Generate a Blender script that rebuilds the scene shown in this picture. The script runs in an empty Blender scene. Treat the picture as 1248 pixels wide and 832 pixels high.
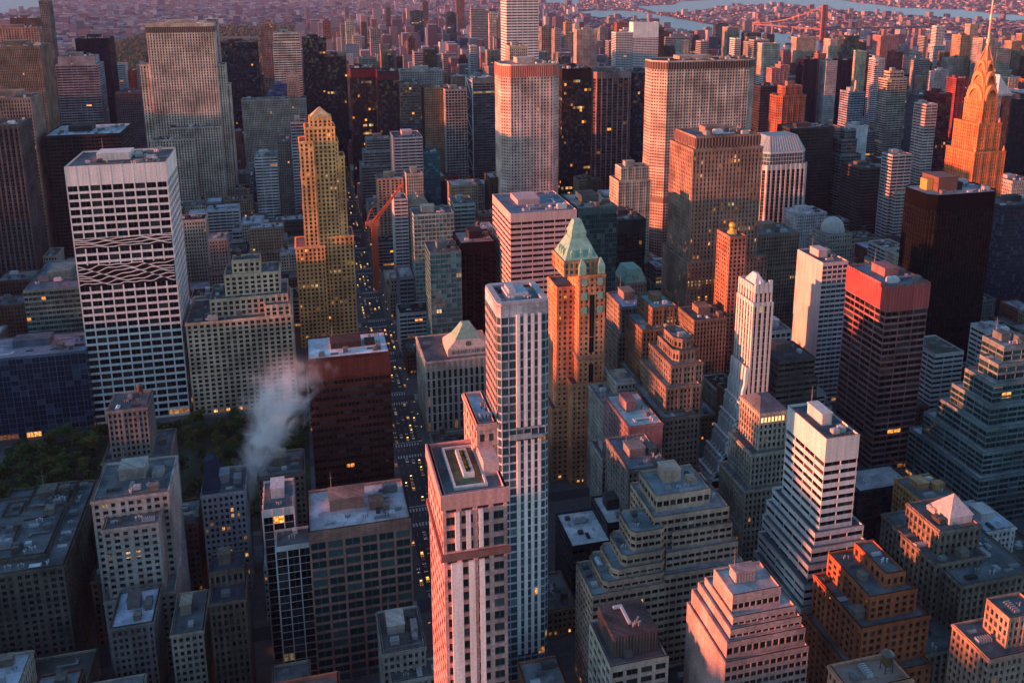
import bpy, bmesh, math, random
import numpy as np
from mathutils import Vector
C = bpy.context.scene.collection
R = math.radians
rnd = random.Random(7)

# ------------------------------------------------------------------ camera
F_PX, PCX, PCY, PITCH, YAW, CAM_Z = 1101.0, 650.0, 236.0, R(13.6), R(14.6), 320.0
cam_d = bpy.data.cameras.new('camera'); cam = bpy.data.objects.new('camera', cam_d); C.objects.link(cam)
cam.location = (0, 0, CAM_Z); cam.rotation_euler = (R(90)-PITCH, 0, -YAW)
cam_d.sensor_fit = 'HORIZONTAL'; cam_d.sensor_width = 36.0; cam_d.lens = F_PX/1248*36
cam_d.shift_x = -(PCX-624)/1248; cam_d.shift_y = -(416-PCY)/1248
cam_d.clip_start = 1.0; cam_d.clip_end = 90000
sc = bpy.context.scene; sc.camera = cam
# ------------------------------------------------------------------ light
SUN_EL, SUN_AZ = R(4.6), R(265.5)          # azimuth clockwise from +Y (the avenues' direction)
w = bpy.data.worlds.new('World'); sc.world = w; w.use_nodes = True
nt = w.node_tree; bg = nt.nodes['Background']
sky = nt.nodes.new('ShaderNodeTexSky'); sky.sky_type = 'NISHITA'; sky.sun_disc = False
sky.sun_elevation = SUN_EL; sky.sun_rotation = SUN_AZ; sky.altitude = 300; sky.air_density = 1.0; sky.dust_density = 0.4; sky.ozone_density = 2.4
nt.links.new(sky.outputs[0], bg.inputs[0]); bg.inputs[1].default_value = 0.15
sun_d = bpy.data.lights.new('sun', 'SUN'); sun = bpy.data.objects.new('sun', sun_d); C.objects.link(sun)
sun_d.energy = 4.4; sun_d.angle = R(0.5); sun_d.color = (1.0, 0.24, 0.10)
sd = Vector((math.sin(SUN_AZ)*math.cos(SUN_EL), math.cos(SUN_AZ)*math.cos(SUN_EL), math.sin(SUN_EL)))
sun.rotation_euler = sd.to_track_quat('Z', 'Y').to_euler(); sun.location = (-400, -400, 500)
vs = sc.view_settings; vs.view_transform = 'Standard'; vs.look = 'None'; vs.gamma = 1; vs.exposure = 1.68; vs.use_curve_mapping = False
HAZE_D, STEAM_D = 1.6e-5, .55
sc.cycles.use_denoising = True; sc.cycles.max_bounces = 5; sc.cycles.diffuse_bounces = 2; sc.cycles.glossy_bounces = 3
sc.cycles.volume_bounces = 2; sc.cycles.caustics_reflective = False; sc.cycles.caustics_refractive = False
sc.cycles.sample_clamp_indirect = 4.0; sc.cycles.volume_step_rate = 2.0

# ------------------------------------------------------------------ camera maths: where a pixel's ray meets a real plane
cp, sp, cy, sy = math.cos(PITCH), math.sin(PITCH), math.cos(YAW), math.sin(YAW)
FW = np.array([sy*cp, cy*cp, -sp]); RT = np.array([cy, -sy, 0.0]); UP = np.array([sy*sp, cy*sp, cp])
def ray(px, py): return FW + (px-PCX)/F_PX*RT + (PCY-py)/F_PX*UP
def on_z(px, py, z=0.0):
    r = ray(px, py); t = (z-CAM_Z)/r[2]; return r[0]*t, r[1]*t
def z_at(px, py, Y):
    r = ray(px, py); return CAM_Z + r[2]*Y/r[1]
def x_at(px, Y, z):
    u = (px-PCX)/F_PX; dz = z-CAM_Z
    # (x*RTx + Y*RTy) = u (x*FWx + Y*FWy + dz*FWz)
    return (u*(Y*FW[1]+dz*FW[2]) - Y*RT[1])/(RT[0]-u*FW[0])
def proj(x, y, z):
    p = np.array([x, y, z-CAM_Z]); d = p@FW
    return PCX+F_PX*(p@RT)/d, PCY-F_PX*(p@UP)/d, d

# ------------------------------------------------------------------ materials
def nodes(m):
    m.use_nodes = True; t = m.node_tree; return t, t.nodes, t.links, t.nodes['Principled BSDF']
def mth(t, op, a, b=None, c=None):
    n = t.nodes.new('ShaderNodeMath'); n.operation = op
    for i, v in enumerate((a, b, c)):
        if v is None: continue
        if isinstance(v, (int, float)): n.inputs[i].default_value = v
        else: t.links.new(v, n.inputs[i])
    return n.outputs[0]
def mixc(t, f, a, b, mode='MIX'):
    n = t.nodes.new('ShaderNodeMix'); n.data_type = 'RGBA'; n.blend_type = mode
    for i, v in ((0, f), (6, a), (7, b)):
        if isinstance(v, (int, float)): n.inputs[i].default_value = v
        elif isinstance(v, tuple): n.inputs[i].default_value = (*v, 1)
        else: t.links.new(v, n.inputs[i])
    return n.outputs[2]
def noise(t, vec, scale, det=3.0):
    n = t.nodes.new('ShaderNodeTexNoise'); n.inputs['Scale'].default_value = scale; n.inputs['Detail'].default_value = det
    t.links.new(vec, n.inputs['Vector']); return n.outputs['Fac']
def ramp(t, v, lo, hi, a, b):
    n = t.nodes.new('ShaderNodeMapRange'); t.links.new(v, n.inputs[0])
    for i, k in enumerate((lo, hi, a, b)): n.inputs[i+1].default_value = k
    return n.outputs[0]
def obj_mat(name, rough, lo=.72, hi=1.18, streak=True, spec=.3, metal=0.0):
    """surface whose colour is the object's own paint, worn by dirt and rain streaks"""
    m = bpy.data.materials.new(name); t, N, L, P = nodes(m)
    oi = N.new('ShaderNodeObjectInfo'); tc = N.new('ShaderNodeTexCoord')
    big = ramp(t, noise(t, tc.outputs['Object'], .06, 4), .3, .7, lo, hi)
    fine = ramp(t, noise(t, tc.outputs['Object'], 1.3, 2), .3, .7, .86, 1.1)
    v = mth(t, 'MULTIPLY', big, fine)
    if rough > .8 and streak:      # courses of masonry, each block a slightly different tone
        sx = N.new('ShaderNodeSeparateXYZ'); L.new(tc.outputs['Object'], sx.inputs[0]); cb = N.new('ShaderNodeCombineXYZ'); L.new(mth(t, 'ADD', sx.outputs[0], sx.outputs[1]), cb.inputs[0]); L.new(sx.outputs[2], cb.inputs[1])
        bk = N.new('ShaderNodeTexBrick'); L.new(cb.outputs[0], bk.inputs['Vector']); bk.inputs['Scale'].default_value = 1.0; bk.inputs['Brick Width'].default_value = 1.6; bk.inputs['Row Height'].default_value = .72; bk.inputs['Mortar Size'].default_value = .03
        bk.inputs['Color1'].default_value = (.82, .82, .82, 1); bk.inputs['Color2'].default_value = (1.12, 1.12, 1.12, 1); bk.inputs['Mortar'].default_value = (.6, .6, .6, 1)
        v = mth(t, 'MULTIPLY', v, mth(t, 'MULTIPLY', bk.outputs['Color'], 1.0))
    if streak:
        mp = N.new('ShaderNodeMapping'); mp.inputs['Scale'].default_value = (.7, .7, .035); L.new(tc.outputs['Object'], mp.inputs[0])
        v = mth(t, 'MULTIPLY', v, ramp(t, noise(t, mp.outputs[0], 1.0, 2), .35, .7, .8, 1.06))
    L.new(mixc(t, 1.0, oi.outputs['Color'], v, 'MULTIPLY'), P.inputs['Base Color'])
    P.inputs['Roughness'].default_value = rough; P.inputs['Specular IOR Level'].default_value = spec; P.inputs['Metallic'].default_value = metal
    return m
M = {}
M['wall'] = obj_mat('stone_wall', .85, .66, 1.5, True, .06)
M['panel'] = obj_mat('painted_panel', .6, .92, 1.14, True, .10)
M['roof'] = obj_mat('roof_membrane', .9, .6, 1.3, False, .05)
def patch_roof(m):
    t, N, L, P = nodes(m); tc = N.new('ShaderNodeTexCoord'); v = N.new('ShaderNodeTexVoronoi'); v.distance = 'CHEBYCHEV'; v.inputs['Scale'].default_value = .16; v.inputs['Randomness'].default_value = .8; L.new(tc.outputs['Object'], v.inputs['Vector'])
    s = N.new('ShaderNodeSeparateColor'); L.new(v.outputs['Color'], s.inputs[0])
    old = P.inputs['Base Color'].links[0].from_socket; st = ramp(t, noise(t, tc.outputs['Object'], .35, 5), .52, .72, 1.0, .68)
    L.new(mixc(t, 1.0, mixc(t, 1.0, old, ramp(t, s.outputs[0], 0, 1, .78, 1.22), 'MULTIPLY'), st, 'MULTIPLY'), P.inputs['Base Color'])
patch_roof(M['roof'])
M['metal'] = obj_mat('roof_metal', .45, .8, 1.15, False, .5, .3)
M['paint'] = obj_mat('car_paint', .3, .97, 1.03, False, .5)
def glass_mat():
    m = bpy.data.materials.new('window_glass'); t, N, L, P = nodes(m)
    uv = N.new('ShaderNodeUVMap'); uv.uv_map = 'uv'; oi = N.new('ShaderNodeObjectInfo')
    fl = N.new('ShaderNodeVectorMath'); fl.operation = 'FLOOR'; L.new(uv.outputs[0], fl.inputs[0])
    sx = N.new('ShaderNodeSeparateXYZ'); L.new(fl.outputs[0], sx.inputs[0])
    cb = N.new('ShaderNodeCombineXYZ'); L.new(sx.outputs[0], cb.inputs[0]); L.new(sx.outputs[1], cb.inputs[1])
    L.new(mth(t, 'MULTIPLY', oi.outputs['Random'], 977.0), cb.inputs[2])
    wn = N.new('ShaderNodeTexWhiteNoise'); wn.noise_dimensions = '3D'; L.new(cb.outputs[0], wn.inputs['Vector'])
    sc3 = N.new('ShaderNodeSeparateColor'); L.new(wn.outputs['Color'], sc3.inputs[0])
    # runs of lit offices along a floor
    cb2 = N.new('ShaderNodeCombineXYZ'); L.new(mth(t, 'FLOOR', mth(t, 'MULTIPLY', sx.outputs[0], .2)), cb2.inputs[0]); L.new(sx.outputs[1], cb2.inputs[1]); L.new(mth(t, 'MULTIPLY', oi.outputs['Random'], 531.0), cb2.inputs[2])
    wn2 = N.new('ShaderNodeTexWhiteNoise'); wn2.noise_dimensions = '3D'; L.new(cb2.outputs[0], wn2.inputs['Vector'])
    al = oi.outputs['Alpha']
    street = mth(t, 'MULTIPLY', mth(t, 'LESS_THAN', sx.outputs[1], .5), .35)
    ge = N.new('ShaderNodeNewGeometry'); tv = N.new('ShaderNodeVectorMath'); tv.operation = 'MULTIPLY_ADD'; L.new(wn.outputs['Color'], tv.inputs[0]); tv.inputs[1].default_value = (.16, .16, .16); av = N.new('ShaderNodeVectorMath'); av.operation = 'SUBTRACT'; L.new(ge.outputs['Normal'], av.inputs[0]); av.inputs[1].default_value = (.08, .08, .08); L.new(av.outputs[0], tv.inputs[2]); nv = N.new('ShaderNodeVectorMath'); nv.operation = 'NORMALIZE'; L.new(tv.outputs[0], nv.inputs[0]); L.new(nv.outputs[0], P.inputs['Normal'])
    p1 = mth(t, 'LESS_THAN', wn.outputs['Value'], mth(t, 'ADD', mth(t, 'MULTIPLY', al, .14), street))
    p2 = mth(t, 'MULTIPLY', mth(t, 'LESS_THAN', wn2.outputs['Value'], mth(t, 'MULTIPLY', al, .15)), mth(t, 'LESS_THAN', sc3.outputs[2], .8))
    lit = mth(t, 'MAXIMUM', p1, p2)
    blind = mth(t, 'MULTIPLY', mth(t, 'GREATER_THAN', sc3.outputs[1], .72), ramp(t, sc3.outputs[0], 0, 1, .1, .45))
    fr = N.new('ShaderNodeVectorMath'); fr.operation = 'FRACTION'; L.new(uv.outputs[0], fr.inputs[0]); fs = N.new('ShaderNodeSeparateXYZ'); L.new(fr.outputs[0], fs.inputs[0])
    base = mixc(t, blind, oi.outputs['Color'], mixc(t, 1.0, mixc(t, 1.0, oi.outputs['Color'], (4.5, 4.3, 4.0), 'MULTIPLY'), mixc(t, mth(t, 'GREATER_THAN', al, .003), (0.0, 0.0, 0.0), (.08, .075, .07)), 'ADD'))
    bar_ = mth(t, 'LESS_THAN', mth(t, 'ABSOLUTE', mth(t, 'SUBTRACT', fs.outputs[0], .5)), .035)
    base = mixc(t, bar_, base, mixc(t, .25, oi.outputs['Color'], (.22, .21, .20)))
    L.new(base, P.inputs['Base Color'])
    P.inputs['Roughness'].default_value = .07; L.new(ramp(t, al, 0, .004, .10, .5), P.inputs['Specular IOR Level'])
    em = mixc(t, sc3.outputs[0], (1.0, .34, .05), (1.0, .72, .32))
    L.new(em, P.inputs['Emission Color'])
    # the room behind: brighter near the ceiling, furniture below
    n2 = noise(t, uv.outputs[0], 3.1, 2)
    s = mth(t, 'MULTIPLY', lit, mth(t, 'MULTIPLY', mth(t, 'MULTIPLY', mth(t, 'SUBTRACT', 1.0, bar_), ramp(t, mth(t, 'MULTIPLY', sc3.outputs[2], sc3.outputs[2]), 0, 1, .05, .7)), ramp(t, n2, .35, .65, .25, 1.3)))
    L.new(s, P.inputs['Emission Strength'])
    return m
M['glass'] = glass_mat()
def simple(name, col, rough=.7, scale=.2, lo=.8, hi=1.2, metal=0, emit=0):
    m = bpy.data.materials.new(name); t, N, L, P = nodes(m)
    tc = N.new('ShaderNodeTexCoord')
    v = ramp(t, noise(t, tc.outputs['Object'], scale, 5), .3, .7, lo, hi)
    L.new(mixc(t, 1.0, col, v, 'MULTIPLY'), P.inputs['Base Color']); P.inputs['Roughness'].default_value = rough; P.inputs['Metallic'].default_value = metal
    if emit: P.inputs['Emission Color'].default_value = (*col, 1); P.inputs['Emission Strength'].default_value = emit
    return m
M['asphalt'] = simple('asphalt', (.045, .046, .05), .85, .05)
M['pavement'] = simple('pavement_concrete', (.10, .098, .10), .9, .3)
M['line'] = simple('road_paint', (.55, .55, .53), .8, 1.0, .6, 1.1)
M['copper'] = simple('copper_patina', (.20, .42, .34), .7, .4, .75, 1.2)
M['bark'] = simple('bark', (.06, .045, .035), .9, 2.0)
M['tire'] = simple('tyre_rubber', (.02, .02, .02), .8, 2.0)
M['head'] = simple('head_lamp', (1.0, .80, .5), .3, 1, 1, 1, 0, .3)
M['tail'] = simple('tail_lamp', (1.0, .05, .03), .3, 1, 1, 1, 0, .3)
M['lampglow'] = simple('street_light_lens', (1.0, .55, .15), .3, 1, 1, 1, 0, 2)
M['letter'] = simple('bronze_lettering', (.10, .07, .04), .5, 2.0)
def leaf_mat(name, col):
    m = bpy.data.materials.new(name); t, N, L, P = nodes(m)
    g = N.new('ShaderNodeNewGeometry'); oi = N.new('ShaderNodeObjectInfo')
    a = mixc(t, g.outputs['Random Per Island'], tuple(c*.6 for c in col), tuple(c*1.5 for c in col))
    L.new(mixc(t, oi.outputs['Random'], a, mixc(t, .5, a, (.10, .085, .02))), P.inputs['Base Color'])
    P.inputs['Roughness'].default_value = .8; P.inputs['Specular IOR Level'].default_value = .2
    return m
M['leaf'] = leaf_mat('leaf_green', (.050, .085, .020)); M['leaf_wood'] = leaf_mat('leaf_woodland', (.020, .034, .012))
M['leaf_y'] = leaf_mat('leaf_yellow', (.115, .105, .02))

# ------------------------------------------------------------------ mesh builder
class MB:
    def __init__(s): s.v = []; s.f = []; s.uv = []; s.col = []
    def quad(s, a, b, c, d, uv=None):
        n = len(s.v); s.v += [a, b, c, d]; s.f.append((n, n+1, n+2, n+3)); s.uv += uv or [(0, 0), (1, 0), (1, 1), (0, 1)]
    def tri(s, a, b, c):
        n = len(s.v); s.v += [a, b, c]; s.f.append((n, n+1, n+2)); s.uv += [(0, 0), (1, 0), (.5, 1)]
    def poly(s, pts):
        n = len(s.v); s.v += pts; s.f.append(tuple(range(n, n+len(pts)))); s.uv += [(p[0], p[1]) for p in pts]
    def box(s, x0, x1, y0, y1, z0, z1, bottom=False):
        n = len(s.v)
        s.v += [(x0, y0, z0), (x1, y0, z0), (x1, y1, z0), (x0, y1, z0), (x0, y0, z1), (x1, y0, z1), (x1, y1, z1), (x0, y1, z1)]
        F = [(0, 1, 5, 4), (1, 2, 6, 5), (2, 3, 7, 6), (3, 0, 4, 7), (4, 5, 6, 7)] + ([(3, 2, 1, 0)] if bottom else [])
        for q in F: s.f.append(tuple(n+i for i in q)); s.uv += [(0, 0), (1, 0), (1, 1), (0, 1)]
    def prism(s, pts, z0, z1, top=True):
        n = len(pts)
        for i in range(n):
            a, b = pts[i], pts[(i+1) % n]; s.quad((*a, z0), (*b, z0), (*b, z1), (*a, z1))
        if top: s.poly([(*p, z1) for p in pts])
    def loft(s, pa, za, pb, zb):
        n = len(pa)
        for i in range(n):
            j = (i+1) % n; s.quad((*pa[i], za), (*pa[j], za), (*pb[j], zb), (*pb[i], zb))
    def cyl(s, x, y, r, z0, z1, n=10, r2=None, top=True):
        r2 = r if r2 is None else r2
        a = [(x+r*math.cos(k*2*math.pi/n), y+r*math.sin(k*2*math.pi/n)) for k in range(n)]
        b = [(x+r2*math.cos(k*2*math.pi/n), y+r2*math.sin(k*2*math.pi/n)) for k in range(n)]
        s.loft(a, z0, b, z1)
        if top and r2 > .01: s.poly([(*p, z1) for p in b])
    def mesh(s, name, mat):
        me = bpy.data.meshes.new(name); me.from_pydata(s.v, [], s.f); me.materials.append(M[mat] if isinstance(mat, str) else mat)
        ul = me.uv_layers.new(name='uv'); ul.data.foreach_set('uv', np.array(s.uv, dtype=np.float32).ravel())
        return me
    def obj(s, name, mat, parent=None, color=None, loc=None):
        if not s.f: return None
        return link(name, s.mesh(name, mat), parent, color, loc)
def link(name, me, parent=None, color=None, loc=None):
    o = bpy.data.objects.new(name, me); C.objects.link(o)
    if parent: o.parent = parent
    if color: o.color = (*color, 1) if len(color) == 3 else color
    if loc: o.location = loc
    return o
def tag(o, label=None, cat=None, group=None, kind=None):
    for k, v in (('label', label), ('category', cat), ('group', group), ('kind', kind)):
        if v: o[k] = v
    return o
def empty(name, label, cat, loc, group=None):
    o = bpy.data.objects.new(name, None); C.objects.link(o); o.location = loc; o.empty_display_size = 5
    return tag(o, label, cat, group)

def inset(pts, d):
    """move every edge of a convex CCW polygon inwards by d"""
    n = len(pts); out = []
    for i in range(n):
        p0, p1, p2 = pts[i-1], pts[i], pts[(i+1) % n]
        def nrm(a, b):
            dx, dy = b[0]-a[0], b[1]-a[1]; l = math.hypot(dx, dy) or 1; return (-dy/l, dx/l)
        n1, n2 = nrm(p0, p1), nrm(p1, p2); k = 1+n1[0]*n2[0]+n1[1]*n2[1]; k = max(k, .3)
        out.append((p1[0]+(n1[0]+n2[0])*d/k, p1[1]+(n1[1]+n2[1])*d/k))
    return out
def rect(x0, x1, y0, y1, ch=0):
    if not ch: return [(x0, y0), (x1, y0), (x1, y1), (x0, y1)]
    c = ch
    return [(x0+c, y0), (x1-c, y0), (x1, y0+c), (x1, y1-c), (x1-c, y1), (x0+c, y1), (x0, y1-c), (x0, y0+c)]
# floor height, bay, pier share, spandrel share, pier set-in, spandrel set-in, glass set-in, blank top
STYLES = {
 'punch': (3.4, 2.6, .41, .38, .00, .06, .55, 1.5),
 'pier':  (3.6, 2.6, .42, .38, .00, .35, .70, 2.0),
 'rib':   (3.8, 7.0, .05, .48, .12, .00, .45, 1.8),
 'band':  (3.8, 9.0, .06, .56, .15, .00, .40, 1.2),
 'grid':  (4.0, 4.2, .22, .32, .00, .05, .60, 2.0),
 'glass': (3.9, 3.0, .07, .14, .00, .03, .16, 1.0),
 'fin':   (3.9, 5.5, .22, .12, .00, .45, .60, 3.0),
 'slot':  (3.5, 2.2, .52, .30, .00, .25, .60, 3.0),
}
def facade(wall, glz, pts, z0, z1, st, blank='N', piers=None, wins=None, over={}, base_z=0.0, seed=0, crown=True):
    """walls with real openings: storey-high bands and piers standing proud of set-back glass"""
    fh, bw, pf, sf, pin, sin_, gin, toph = STYLES[st]
    fh = over.get('fh', fh); bw = over.get('bw', bw); pf = over.get('pf', pf); sf = over.get('sf', sf); toph = over.get('top', toph) if crown else min(toph, 1.5); sin_ = over.get('sin', sin_); pin = over.get('pin', pin)
    if piers is None: piers = wall
    n = len(pts); G = inset(pts, gin); S = inset(pts, sin_); top = z1+1.0
    nf = max(1, int(round((z1-z0-toph)/fh))); fh2 = (z1-z0-toph)/nf
    for i in range(n):
        a, b = pts[i], pts[(i+1) % n]; dx, dy = b[0]-a[0], b[1]-a[1]; Ln = math.hypot(dx, dy)
        if Ln < .5: continue
        ux, uy = dx/Ln, dy/Ln; nx, ny = uy, -ux
        side = 'S' if ny < -.8 else 'N' if ny > .8 else 'W' if nx < -.5 else 'E'
        ga, gb, sa, sb = G[i], G[(i+1) % n], S[i], S[(i+1) % n]
        if side in blank:
            wall.quad((*a, z0), (*b, z0), (*b, top), (*a, top)); continue
        nb = max(1, int(round(Ln/bw))); wv = Ln/nb; pw = wv*pf
        k0 = i*37+seed*11; v0 = (z0-base_z)/fh2
        glz.quad((*ga, z0), (*gb, z0), (*gb, z1), (*ga, z1), [(k0, v0), (k0+nb, v0), (k0+nb, v0+(z1-z0)/fh2), (k0, v0+(z1-z0)/fh2)])
        for j in range(nf+1):
            za = z0+j*fh2; zb = za+fh2*sf if j < nf else top
            wall.quad((*sa, za), (*sb, za), (*sb, zb), (*sa, zb)); wall.quad((*sa, zb), (*sb, zb), (*gb, zb), (*ga, zb))
        d0, d1 = pin, gin+.02
        for j in range(nb+1):
            d0 = pin; pq = pw
            if st == 'punch' and nb > 5 and j % 3 == 0: pq = pw*1.5; d0 = pin-.14
            s0, s1 = j*wv-pq/2, j*wv+pq/2
            if j == 0: s0, s1 = max(pin, 0), pw*.75
            if j == nb: s0, s1 = Ln-pw*.75, Ln-max(pin, 0)
            zt = top-.15 if pin <= sin_ else z1
            P = lambda s, d, z: (a[0]+ux*s-nx*d, a[1]+uy*s-ny*d, z)
            piers.quad(P(s0, d0, z0), P(s1, d0, z0), P(s1, d0, zt), P(s0, d0, zt))
            if j > 0: piers.quad(P(s0, d1, z0), P(s0, d0, z0), P(s0, d0, zt), P(s0, d1, zt))
            if j < nb: piers.quad(P(s1, d0, z0), P(s1, d1, z0), P(s1, d1, zt), P(s1, d0, zt))
            if pin < sin_ : piers.quad(P(s0, d0, zt), P(s1, d0, zt), P(s1, d1, zt), P(s0, d1, zt))
        if wins is not None and side != 'N':
            for j in range(nb):
                e0, e1 = j*wv+pw/2, (j+1)*wv-pw/2
                if st == 'punch' and nb > 5: e0 += pw*.25*(j % 3 == 0); e1 -= pw*.25*((j+1) % 3 == 0)
                for q in range(nf):
                    zc0, zc1 = z0+q*fh2+fh2*sf, z0+(q+1)*fh2
                    m = (e0+e1)/2; wins.append((a[0]+ux*m-nx*(gin-.05), a[1]+uy*m-ny*(gin-.05), (zc0+zc1)/2, math.atan2(uy, ux), e1-e0, zc1-zc0))
    if st in ('punch', 'pier', 'slot') and z1-z0 > 14:        # string courses and a cornice
        for zc, hh, dd in ((z1-.5, .9, .45), (z1-fh2-toph, .35, .16)) + (((z0+fh2*3, .4, .16),) if z0 < 1 else ()) + tuple((z0+fh2*q_-.2, .35, .18) for q_ in range(9, nf-3, 8)):
            O = inset(pts, -dd)
            for i in range(n):
                j = (i+1) % n
                wall.quad((*O[i], zc), (*O[j], zc), (*O[j], zc+hh), (*O[i], zc+hh)); wall.quad((*O[i], zc+hh), (*O[j], zc+hh), (*S[j], zc+hh), (*S[i], zc+hh)); wall.quad((*S[i], zc), (*S[j], zc), (*O[j], zc), (*O[i], zc))
    # parapet: inner face and cap
    I = inset(pts, gin+.15)
    for i in range(n):
        j = (i+1) % n
        wall.quad((*S[i], top), (*S[j], top), (*I[j], top), (*I[i], top)); wall.quad((*I[j], z1), (*I[i], z1), (*I[i], top), (*I[j], top))
    return I

def bar(m, p, q, r):
    p, q = Vector(p), Vector(q); d = (q-p).normalized(); a = d.orthogonal().normalized()*r; c = d.cross(a.normalized())*r
    P = [p+a, p+c, p-a, p-c]; Q = [q+a, q+c, q-a, q-c]
    for i in range(4): m.quad(tuple(P[i]), tuple(P[(i+1) % 4]), tuple(Q[(i+1) % 4]), tuple(Q[i]))
    m.quad(*[tuple(v) for v in Q]); m.quad(*[tuple(v) for v in reversed(P)])
# unit window, rooftop kit shared by every roof
wm = MB(); wm.quad((-.5, 0, -.5), (.5, 0, -.5), (.5, 0, .5), (-.5, 0, .5), [(.1, 5.1), (.9, 5.1), (.9, 5.9), (.1, 5.9)]); WIN_ME = wm.mesh('window', 'glass')
def kit():
    K = []
    m = MB(); m.box(-1.5, 1.5, -1.2, 1.2, .25, 2.0); m.cyl(-.6, 0, .5, 2.0, 2.3, 10); m.cyl(.7, 0, .5, 2.0, 2.3, 10); m.box(-1.3, -1.1, -1, 1, 0, .25); m.box(1.1, 1.3, -1, 1, 0, .25); K.append(m.mesh('rooftop_unit', 'metal'))
    m = MB(); m.box(-3, 3, -1.6, 1.6, .4, 3.0); m.box(-2.6, -.4, -1.2, 1.2, 3.0, 3.5); m.box(.4, 2.6, -1.2, 1.2, 3.0, 3.5); m.box(3, 4.6, -.6, .6, .6, 1.6); K.append(m.mesh('cooling_unit', 'metal'))
    m = MB(); m.box(-5, 5, -.5, .5, .3, 1.1); m.box(3.8, 5, .5, 3, .3, 1.1); K.append(m.mesh('duct', 'metal'))
    m = MB(); m.box(-1.6, 1.6, -2, 2, 0, 2.9); m.box(-1.75, 1.75, -2.15, 2.15, 2.9, 3.1); m.box(-.5, .5, -2.05, -2, 0, 2.1); K.append(m.mesh('stair_bulkhead', 'wall'))
    m = MB()
    for k in range(6): m.box(-2.4+k*.9, -2.1+k*.9, -1, 1, .3, 1.3)
    m.box(-2.6, 2.6, -1.1, 1.1, .1, .3); K.append(m.mesh('vent_row', 'metal'))
    m = MB()
    for k in range(3): m.cyl(-1+k, (k % 2)*.7, .22, 0, 1.3, 7); m.cyl(-1+k, (k % 2)*.7, .38, 1.3, 1.6, 7)
    K.append(m.mesh('vent_pipes', 'metal'))
    m = MB(); m.box(-2.2, 2.2, -1.1, 1.1, 0, .35); m.loft(rect(-2.1, 2.1, -1, 1), .35, rect(-1.9, 1.9, -.1, .1), 1.0); K.append(m.mesh('skylight', 'panel'))
    return K
KIT = kit(); KITN = ['rooftop_unit', 'cooling_unit', 'duct', 'stair_bulkhead', 'vent_row', 'vent_pipes', 'skylight']
def tank_mesh():
    a = MB(); a.cyl(0, 0, 1.9, 3.2, 6.6, 12); b = MB(); b.cyl(0, 0, 2.1, 6.6, 8.0, 12, .05)
    c = MB()
    for x, y in ((-1.3, -1.3), (1.3, -1.3), (-1.3, 1.3), (1.3, 1.3)): c.box(x-.12, x+.12, y-.12, y+.12, 0, 3.2)
    c.box(-1.6, 1.6, -1.6, 1.6, 3.0, 3.2); return a.mesh('water_tank', 'wall'), b.mesh('tank_roof', 'metal'), c.mesh('tank_legs', 'metal')
TANK = tank_mesh()
def clutter(root, x0, x1, y0, y1, z, n, rg, tank=False, big=True):
    w_, d_ = x1-x0, y1-y0
    if w_ < 3 or d_ < 3: return
    used = []
    def free(x, y, r):
        if any(abs(x-a)+abs(y-b) < r+c for a, b, c in used): return False
        used.append((x, y, r)); return True
    for _ in range(n*2):
        k = rg.choice((0, 0, 0, 1, 1, 2, 2, 3, 4, 4, 5, 5, 5, 6)); x, y = rg.uniform(x0+3, x1-3) if w_ > 7 else (x0+x1)/2, rg.uniform(y0+3, y1-3) if d_ > 7 else (y0+y1)/2
        if (k in (1, 2) and min(w_, d_) < 12) or not free(x, y, {0: 2.6, 4: 3, 5: 1.6, 6: 2.8}.get(k, 4.2)): continue
        g = rg.choice((.08, .16, .3, .46, .62)); c = (g*.95, g, g*1.05) if k != 3 else (.2, .17, .15)
        o = link(KITN[k], KIT[k], root, c, (x, y, z)); o.rotation_euler.z = rg.choice((0, math.pi/2, math.pi)); s = rg.uniform(.8, 1.25); o.scale = (s, s, s)
    if tank and min(w_, d_) > 8:
        for _ in range(4):
            x, y = rg.uniform(x0+3, x1-3), rg.uniform(y0+3, y1-3)
            if free(x, y, 3.5):
                o = link('water_tank', TANK[0], root, (.12, .075, .05), (x, y, z)); link('tank_roof', TANK[1], o, (.10, .09, .085)); link('tank_legs', TANK[2], o, (.05, .05, .05)); break

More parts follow.
